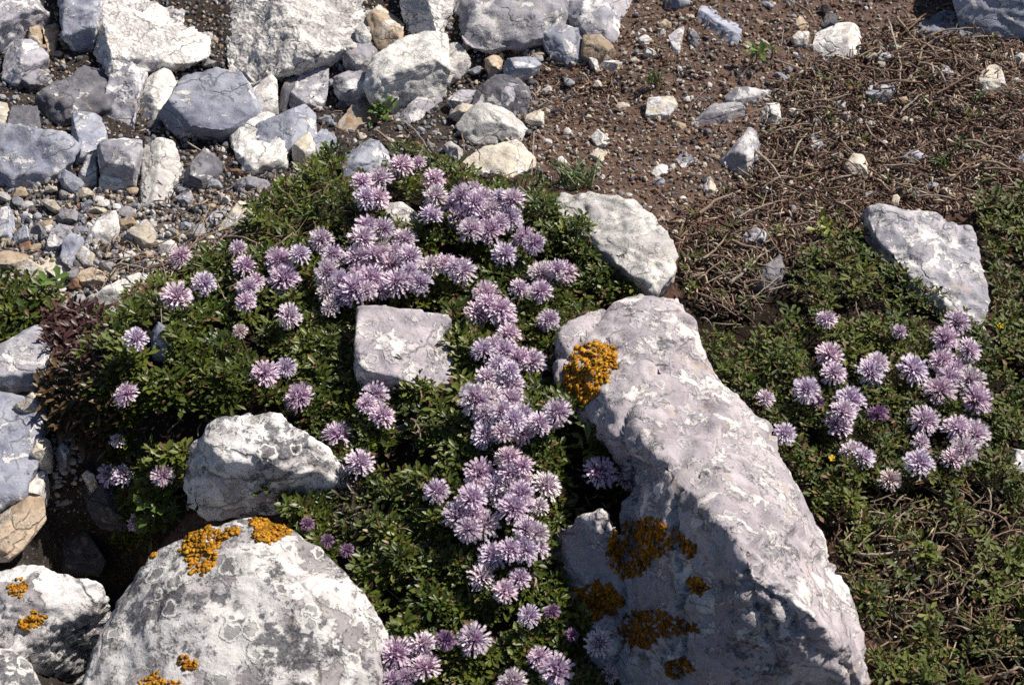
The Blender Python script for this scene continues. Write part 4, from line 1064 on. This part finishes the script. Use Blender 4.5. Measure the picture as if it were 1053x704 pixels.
def stray(poly, n, lo, hi, a0, a1, word, rlo=.45, rhi=1.0, lift=.005, bend=.5):
    c = 0
    for tries in range(n * 12):
        if c >= n: break
        q = scatter_one(poly)
        a = random.uniform(a0, a1); L = random.uniform(lo, hi); k = random.gauss(0, bend)
        pts = [q]
        for j in range(4):
            q = q + np.array([math.cos(a), math.sin(a) * .8]) * L / 4; a += k / 4 + random.gauss(0, .18); pts.append(q)
        mid = pts[2]
        if not (3 < mid[0] < 1050 and 3 < mid[1] < 701): continue
        for kk in range(8):
            l_ = f"{random.choice(word)} {near_phrase(mid[0], mid[1], kk)}"
            if l_ not in used and len(l_.split()) <= 16: break
        else: continue
        used.add(l_); c += 1
        twig(l_, pts, random.uniform(rlo, rhi) * random.choice((.7, 1, 1, 1.5)), lift=lift, fork=random.choice((0, 0, 1, 1, 2)))
stray(Z_LITTER, 90, 18, 60, -.7, .9, ["thin dry twig", "pale bent twig", "short brown stick"], .55, 1.35, .007, .22)
stray([(95, 252), (265, 236), (262, 268), (190, 300), (100, 312)], 24, 35, 85, -.5, .25, ["curving brown stalk", "thin curving stem", "long dry stem"], .6, 1.0, .012, .8)
stray([(880, 500), (1053, 490), (1053, 704), (905, 704), (880, 620)], 58, 16, 46, -1.4, .6, ["thin dry stem", "pale crooked twig", "short brown stick", "straw coloured stem", "bent grey stem"], .5, .95, .010, .8)
stray([(230, 200), (350, 165), (330, 240), (240, 290)], 12, 14, 34, -1.5, 1.5, ["thin brown stem", "dry bent stem"], .5, 1.0, .018, .5)
stray([(100, 330), (560, 330), (560, 640), (400, 640), (300, 520), (120, 470)], 18, 12, 30, -1.5, 1.5, ["thin brown stem", "dry bent stem"], .4, .8, .016, .5)
stray([(690, 235), (775, 235), (770, 330), (720, 335)], 26, 14, 34, .2, 1.5, ["thin brown stem", "short brown stick", "pale dry stem"], .45, .8, .006, .6)
stray([(540, 30), (700, 30), (800, 90), (690, 200), (560, 180)], 10, 18, 45, -.5, .5, ["thin brown stem", "fine dry stem"], .35, .6)

# ------------------------------------------------------------------ flowers
def floret_mesh(seed):
    r = np.random.default_rng(seed)
    V, F, C = [], [], []
    def strip(pts, w, cols, nrm):
        b = len(V)
        pts = np.array(pts)
        for i in range(len(pts)):
            d = pts[min(i + 1, len(pts) - 1)] - pts[max(i - 1, 0)]
            d /= np.linalg.norm(d) + 1e-9
            s = np.cross(d, nrm); s /= np.linalg.norm(s) + 1e-9
            V.append(pts[i] - s * w[i]); V.append(pts[i] + s * w[i])
            C.append(cols[i]); C.append(cols[i])
        for i in range(len(pts) - 1):
            F.append((b + 2 * i, b + 2 * i + 1, b + 2 * i + 3, b + 2 * i + 2))
    pale = np.array([.82, .71, .82]); mid = np.array([.62, .47, .63]); deep = np.array([.34, .18, .36])
    n = 74
    for i in range(n):
        z = 1 - (i + .5) / n * 1.22
        th = i * 2.39996 + r.normal() * .12
        rr = math.sqrt(max(0, 1 - z * z))
        u = np.array([rr * math.cos(th), rr * math.sin(th), z]) + r.normal(size=3) * .07
        u /= np.linalg.norm(u)
        out = np.array([math.cos(th), math.sin(th), 0.0])
        L = r.uniform(.82, 1.08) * (1.0 if rr > .5 else r.uniform(.72, .95))
        tone = r.uniform(.8, 1.12) * (1.0 if rr > .45 else .86)
        side = np.cross(u, [0, 0, 1.0]); side = side / (np.linalg.norm(side) + 1e-9) if np.linalg.norm(side) > .05 else np.array([1., 0, 0])
        upv = np.cross(side, u)
        # tube of the floret
        for q in (side, upv):
            strip([u * .12, u * .34 * L, u * .56 * L], [.012, .028, .034], [deep * tone, deep * 1.4 * tone, mid * tone], q)
        # ligule: one broad strap with a notched tip, a shorter one behind
        e = u * L - np.array([0, 0, .10 * rr]) + r.normal(size=3) * .035
        m_ = u * .74 * L + r.normal(size=3) * .012
        pv = upv + .25 * u
        strip([u * .46 * L, m_, u * .04 + e * .86], [.026, .048, .058], [mid * tone, pale * tone * .92, pale * tone], pv)
        for off in (-1, 0, 1):
            b0 = u * .04 + e * .84 + side * off * .036
            strip([b0, e * (1.02 - .03 * abs(off)) + side * off * .062], [.026, .012], [pale * tone, np.clip(pale * 1.1 * tone, 0, .88)], pv)
        sidex = side * r.normal() * .14 + upv * r.uniform(.10, .24)
        strip([u * .46 * L, u * .68 * L + sidex, u * .84 * L + sidex * 1.5], [.02, .040, .014], [mid * tone, pale * .78 * tone, pale * .9 * tone], upv)
        # stamen
        sx = u * (1.0 * L) + upv * .12 + r.normal(size=3) * .05
        strip([u * .55 * L, sx], [.006, .007], [mid, mid * .8], side)
        strip([sx, sx + u * .05], [.018, .014], [deep * .9, deep], side)
    V, F, C = np.array(V), np.array(F), np.array(C)
    return V, F, np.clip(C, 0, .9)
def colour_mesh(name, s, tone):
    V, F, C = floret_mesh(s)
    return mesh_from(name, V, F, M_PETAL, np.clip(C * np.array(tone), 0, .9), smooth=False)
HEADS = [colour_mesh("floret_head", 500 + k, t) for k, t in enumerate([(1, 1, 1), (1.03, .97, 1.0), (.97, 1.0, 1.03), (1.02, 1.04, 1.0), (.95, .92, .97), (1.05, 1.0, .98)])]
BUDS = [colour_mesh("floret_head", 600 + k, t) for k, t in enumerate([(.42, .30, .45), (.5, .36, .5)])]
PALE = [colour_mesh("floret_head", 640, (1.03, 1.08, .98))]
FADE = [colour_mesh("floret_head", 620, (1.05, 1.05, .88))]
cv = IV2.copy() * np.array([.26, .26, .24]); cv *= (1 + .12 * rng.normal(size=(len(cv), 1)))
CEN = mesh_from("flower_centre", cv, IF2, M_PETAL, np.tile([.16, .075, .17], (len(cv), 1)))
# calyx: ring of pointed green bracts under the head
bv, bf, bc = leaves(np.zeros((9, 3)) + np.array([0, 0, -.28]), np.arange(9) * .698, np.full(9, -.05), np.full(9, .62), np.full(9, 1.1), np.tile([.09, .085, .04], (9, 1)), np.full(9, -.5))
BRACT = mesh_from("bract_collar", bv, bf, M_LEAF, bc)
sv_, sf_ = tube(np.array([[0, 0, 0], [.06, .02, .35], [.05, -.03, .7], [0, 0, 1.0]]), np.array([.07, .06, .055, .05]), 6)
STEM = mesh_from("stem", sv_, sf_, M_STEM, np.tile([.10, .085, .035], (len(sv_), 1)))

ORD = "first second third fourth fifth sixth seventh eighth ninth tenth eleventh twelfth thirteenth fourteenth fifteenth sixteenth seventeenth eighteenth nineteenth twentieth twenty-first twenty-second twenty-third twenty-fourth twenty-fifth twenty-sixth twenty-seventh twenty-eighth twenty-ninth thirtieth".split()
CL = [  # cluster phrase, order axis, list of (px, py, diameter px, kind)
 ("from the left in the loose group above the long pale stone", 0, [(182, 306, 33), (186, 264, 24), (210, 292, 26), (245, 256, 19), (252, 274, 25), (255, 296, 24), (253, 311, 22), (247, 341, 17)]),
 ("from the top in the first column left of the square block", 1, [(287, 268, 30), (292, 287, 34), (297, 325, 27), (308, 262, 24), (272, 385, 31), (294, 378, 23), (308, 409, 32), (263, 290, 20)]),
 ("from the top in the chain left above the square block", 1, [(330, 247, 27), (342, 262, 24), (337, 280, 29), (337, 301, 24), (340, 317, 21)]),
 ("from the top in the cluster crowding the square block", 1, [(373, 246, 31), (367, 265, 30), (388, 274, 31), (407, 262, 30), (415, 247, 28), (365, 298, 36), (381, 287, 32), (408, 291, 32), (432, 291, 26), (352, 289, 26), (393, 258, 24), (421, 279, 22), (390, 298, 26), (350, 306, 22)]),
 ("from the top in the tuft round the white tent shaped stone", 1, [(413, 171, 28), (390, 185, 30), (376, 204, 27), (389, 204, 26), (430, 168, 18), (372, 188, 24), (446, 185, 25), (448, 202, 26), (443, 222, 28), (377, 233, 26), (394, 235, 24)]),
 ("from the left in the cluster below the pale buff flagstone", 0, [(475, 202, 27), (486, 197, 24), (496, 205, 27), (471, 224, 27), (485, 221, 30), (497, 224, 29), (485, 237, 29), (504, 238, 30), (514, 204, 22), (527, 206, 28), (488, 209, 26)]),
 ("from the left in the short row beside the square block", 0, [(444, 274, 25), (457, 272, 27), (475, 279, 30), (466, 276, 22)]),
 ("from the top in the loose group below the flagstone cluster", 1, [(539, 244, 25), (549, 250, 24), (519, 262, 28), (557, 282, 30), (581, 281, 28), (573, 277, 22), (556, 300, 26), (534, 297, 22), (564, 329, 24)]),
 ("from the top in the square block's right chain", 1, [(500, 303, 30), (490, 322, 28), (514, 319, 32), (502, 313, 26), (523, 344, 26), (497, 361, 29), (519, 362, 28), (547, 373, 31), (512, 376, 26), (524, 397, 32), (489, 410, 36), (503, 407, 28), (526, 412, 30), (517, 424, 28), (573, 424, 32), (555, 436, 26), (499, 448, 32), (528, 433, 30), (537, 444, 26)]),
 ("from the left of the few below the square block", 0, [(347, 448, 33), (370, 476, 31), (386, 406, 29), (393, 428, 27), (377, 416, 22)]),
 ("from the top in the largest cluster left of the great boulder", 1, [(523, 471, 29), (449, 505, 27), (493, 487, 34), (534, 494, 28), (561, 500, 33), (485, 513, 32), (511, 500, 28), (527, 523, 33), (471, 530, 32), (498, 540, 34), (515, 511, 26), (482, 544, 28), (541, 545, 29), (540, 566, 30), (507, 571, 34), (524, 566, 28), (555, 521, 20), (495, 594, 30), (534, 595, 24), (553, 548, 24)]),
 ("of the pair beside the great boulder's left edge", 0, [(617, 486, 36), (644, 491, 31)]),
 ("from the left along the bottom beside the white boulder", 0, [(407, 672, 36), (434, 663, 29), (437, 688, 34), (403, 699, 24), (418, 697, 22), (458, 658, 22), (487, 658, 35)]),
 ("from the top in the group below the largest cluster", 1, [(544, 634, 25), (568, 629, 18), (588, 653, 15), (616, 661, 29), (572, 689, 35), (555, 677, 26), (528, 702, 30), (522, 706, 26), (627, 694, 18)]),
 ("from the left at the dark hollow's rim", 0, [(140, 349, 25), (130, 406, 27), (121, 453, 16), (113, 487, 25), (127, 488, 24), (167, 489, 23), (142, 537, 21)]),
 ("from the left in the slope's western group", 0, [(853, 366, 30), (857, 384, 27), (829, 401, 30), (874, 412, 32), (862, 438, 30), (867, 424, 28), (806, 446, 25), (895, 383, 30), (902, 374, 26), (925, 341, 16), (850, 329, 22), (787, 410, 20), (903, 426, 22), (876, 466, 27), (887, 471, 25), (840, 413, 16), (915, 493, 24)]),
 ("from the left in the green slope's eastern group", 0, [(938, 380, 34), (984, 332, 27), (972, 349, 29), (996, 360, 26), (968, 371, 26), (981, 380, 26), (966, 402, 33), (998, 391, 30), (1004, 411, 32), (950, 432, 31), (984, 441, 31), (1001, 446, 32), (991, 463, 30), (945, 476, 31), (979, 473, 25), (946, 455, 20), (976, 388, 24)]),
]
KIND = {(588, 653): 'bud', (568, 629): 'bud', (903, 426): 'bud', (458, 658): 'bud', (915, 493): 'fade', (627, 694): 'fade', (247, 341): 'fade', (840, 413): 'bud'}
camdir = Vector((0, -cp, sp))
proto = None
def new_flower():
    e = bpy.data.objects.new("flower", None); COL.objects.link(e); e.empty_display_size = .005
    ch = [link("stem", STEM, e), link("floret_head", HEADS[0], e), link("flower_centre", CEN, e), link("bract_collar", BRACT, e)]
    return e, ch
proto = new_flower()
first = True
def place_flower(px, py, d, label, group, kind=None):
    global first
    if first: e, ch = proto; first = False
    else:
        e = proto[0].copy(); COL.objects.link(e); ch = []
        for c in proto[1]:
            q = c.copy(); COL.objects.link(q); q.parent = e; ch.append(q)
    lift = random.uniform(.018, .029) if px < 690 else random.uniform(.014, .022)
    tip = ground([px], [py], lift)[0]
    depth = np.linalg.norm(tip - CAM)
    rad = d * .5 * depth * 36 / LENS / W0 * 1.06
    base = Vector((tip[0] + random.uniform(-.004, .004), tip[1] + random.uniform(-.002, .004), float(Hs(tip[0], tip[1]))))
    e.location = base
    off = Vector(tip) - base
    ax = (Vector((0, 0, 1)) + camdir * random.uniform(.1, .9) + Vector((random.gauss(0, .28), random.gauss(0, .28), 0))).normalized()
    q = ax.to_track_quat('Z', 'Y') @ Quaternion((0, 0, 1), random.uniform(0, 6.28))
    Mh = Matrix.Translation(off) @ q.to_matrix().to_4x4() @ Matrix.Diagonal((rad, rad, rad * random.uniform(.82, 1.0), 1))
    for c in ch[1:]: c.matrix_local = Mh
    ch[1].data = random.choice(BUDS if kind == 'bud' else FADE if kind == 'fade' else PALE if kind == 'pale' else HEADS)
    L = off.length
    qs = off.to_track_quat('Z', 'Y')
    ch[0].matrix_local = qs.to_matrix().to_4x4() @ Matrix.Diagonal((L * .5, L * .5, L, 1))
    tag(e, label, "flower", group)
for phrase, axn, lst in CL:
    if len(lst) > 13 and lst[0][0] < 700 or 'flagstone' in phrase and 'buff' in phrase:      # the heads that run together into drifts
        more = []
        for t_ in range(400):
            if len(more) >= min(9, len(lst) // 2): break
            a_, b_ = random.sample(lst, 2)
            if math.hypot(a_[0] - b_[0], a_[1] - b_[1]) > 42: continue
            m_ = ((a_[0] + b_[0]) / 2 + random.gauss(0, 5), (a_[1] + b_[1]) / 2 + random.gauss(0, 5), random.uniform(22, 29))
            if min(math.hypot(m_[0] - q[0], m_[1] - q[1]) for q in lst + more) > 11 and not on_rock(np.array([m_[0]]), np.array([m_[1]]))[0]: more.append(m_)
        lst = lst + more
    lst = sorted(lst, key=lambda f: f[axn])
    for i, (px, py, d) in enumerate(lst):
        k = KIND.get((px, py)) or ('pale' if random.random() < .12 else None)
        look = {'bud': "dark half open flower", 'fade': "faded flower", 'pale': "whitish lilac flower"}.get(k) or ("small lilac flower" if d < 23 else "large lilac flower" if d > 31 else "lilac flower")
        nth = ("last" if i == len(lst) - 1 and i > 1 else ORD[i])
        if phrase.startswith("of the pair"): nth = "left one" if i == 0 else "right one"
        place_flower(px, py, d, f"{look} {nth} {phrase}", "lilac globe flowers on short stems", k)
for (px, py, d), l_ in zip([(316, 539, 15), (337, 556, 15), (357, 566, 16)], ("upper", "middle", "lowest")):
    place_flower(px, py, d, f"dark purple bud, {l_} of three right of the orange patched white boulder", "dark buds beside the white boulder", 'bud')

# tiny yellow flowers on the slope
def yellow(px, py, label):
    n = 5
    V, F, C = leaves(np.zeros((n, 3)), np.arange(n) * 1.2566, np.full(n, .25), np.full(n, .0026), np.full(n, 2.0), np.tile([.72, .50, .03], (n, 1)), np.full(n, .2))
    P = ground([px], [py], .014)[0]
    e = bpy.data.objects.new("yellow_flower", None); COL.objects.link(e); e.location = (P[0], P[1], P[2] - .014)
    link("petal_ring", mesh_from("petal_ring", V, F, M_PETAL, C), e, (0, 0, .014))
    q = link("stem", STEM, e); q.scale = (.006, .006, .014)
    tag(e, label, "flower")
yellow(856, 471, "tiny yellow flower below the western lilac group")
yellow(1029, 335, "tiny yellow flower right of the pale slanted rock")

# ------------------------------------------------------------------ grass and sprouts
def blades(name, label, spots, colour, group=None, cat="grass tuft", rmm=.8):
    """a tuft: every blade its own part"""
    c = ground([spots[0][0][0]], [spots[0][0][1]])[0]
    e = bpy.data.objects.new(name, None); COL.objects.link(e); e.location = c
    for (x0, y0), (x1, y1), top in spots:
        a = ground([x0], [y0])[0]; b = ground([x1], [y1], top * .01)[0]
        t = np.linspace(0, 1, 6)[:, None]
        P = a * (1 - t) + b * t; P[:, 2] += .004 * np.sin(np.pi * t[:, 0])
        sdv = np.array([math.cos(x0), math.sin(x0 * 1.7), 0]); sdv /= np.linalg.norm(sdv)
        w = (rmm * .001 * np.array([.8, 1, 1, .8, .5, .08]))[:, None]
        V = np.concatenate([P - sdv * w, P + np.array([0, 0, .0004]), P + sdv * w]) - c
        F = [(i, i + 1, 6 + i + 1, 6 + i) for i in range(5)] + [(6 + i, 6 + i + 1, 12 + i + 1, 12 + i) for i in range(5)]
        col = np.array(random.choice(colour)) * random.uniform(.8, 1.2)
        link("blade", mesh_from("blade", V, np.array(F), M_LEAF, np.tile(col, (18, 1))), e)
    tag(e, label, cat, group)
GC = [(.07, .12, .03), (.10, .15, .05)]
blades("grass_tuft", "green and straw grass blades beside the white boulder's right end", [((505, 640), (515, 592), 2.5), ((498, 638), (518, 594), 2.5), ((492, 640), (486, 612), 2), ((488, 642), (480, 598), 2.2), ((508, 636), (523, 588), 2.6), ((496, 642), (505, 610), 2), ((484, 640), (474, 622), 1.5), ((510, 640), (530, 600), 2)], [(.09, .12, .03), (.25, .18, .06), (.07, .12, .03)])
def tuft(cx, cy, w, h, n):
    return [((cx + random.uniform(-w, w) * .6, cy + random.uniform(0, h) * .3), (cx + random.uniform(-w, w), cy - random.uniform(.3, 1) * h), random.uniform(.8, 1.8)) for _ in range(n)]
blades("grass_tuft", "fine green grass tuft above the whitish flat rock", tuft(592, 188, 34, 30, 44), GC, rmm=.7)
blades("grass_tuft", "small grass tuft on the soil above the cream rectangular stone", tuft(672, 84, 12, 14, 16), GC, rmm=.6)
blades("grass_tuft", "thin grass tuft on the slope above the brown stalk bundle", tuft(905, 545, 24, 26, 24), [(.09, .12, .04), (.22, .17, .07)], rmm=.6)
blades("grass_tuft", "dry grass tuft low on the green slope", tuft(1010, 655, 34, 34, 28), [(.08, .11, .05), (.26, .2, .1)], rmm=.6)
blades("grass_tuft", "dark grass tuft in the litter above the pale slanted rock", tuft(968, 172, 16, 16, 18), GC, rmm=.6)

def sprout(px, py, r, n, length, label, colour=(.09, .15, .03)):
    c = ground([px], [py])[0]
    e = bpy.data.objects.new("leafy_sprout", None); COL.objects.link(e); e.location = c
    V, F = tube(np.array([[0, 0, 0], [.001, 0, .006], [0, .001, .012]]), np.array([.0009, .0008, .0006]), 6)
    link("stem", mesh_from("stem", V, F, M_STEM, np.tile([.12, .09, .04], (len(V), 1))), e)
    for i in range(n):
        P = np.array([[random.gauss(0, r * .3), random.gauss(0, r * .3), random.uniform(.004, .013)]])
        c3 = np.array([colour]) * random.uniform(.7, 1.3)
        V, F, C = leaves(P, np.array([i * 2.4]), np.array([random.uniform(.1, 1.2)]), np.array([length * random.uniform(.7, 1.15)]), np.array([1.0]), c3, np.array([.2]))
        link("leaf", mesh_from("leaf", V, F, M_LEAF, C), e)
    tag(e, label, "plant", None)
sprout(395, 122, .010, 34, .011, "bright green leafy sprout at the tip of the long tan stone")
sprout(776, 66, .007, 12, .012, "small green sprout below the leaf shaped bluish white stone")
sprout(340, 168, .010, 30, .009, "green leafy sprout below the small blue grey stone")
sprout(1003, 108, .007, 12, .007, "dark green sprout in the litter below the speckled tan stone", (.05, .09, .025))
sprout(985, 155, .007, 12, .007, "dark green sprout in the litter above the pale slanted rock", (.05, .09, .025))
sprout(792, 62, .005, 6, .007, "pale green seedling right of the small green sprout", (.13, .16, .04))
sprout(845, 247, .010, 22, .009, "yellow green leafy sprig at the top of the green slope", (.16, .19, .03))
sprout(60, 300, .008, 12, .014, "large leaved green sprig beside the pinkish flat stone", (.10, .17, .04))
sprout(122, 365, .008, 12, .016, "sprig of large pale green leaves at the mat's left end", (.10, .14, .035))
sprout(612, 470, .012, 26, .010, "green leafy sprig in the notch of the great boulder", (.10, .14, .025))
sprout(648, 500, .010, 22, .010, "small green sprig at the great boulder's shaded notch edge", (.09, .13, .025))
sprout(170, 525, .012, 30, .013, "light green leafy sprig hanging beside the orange patched white boulder", (.09, .15, .03))
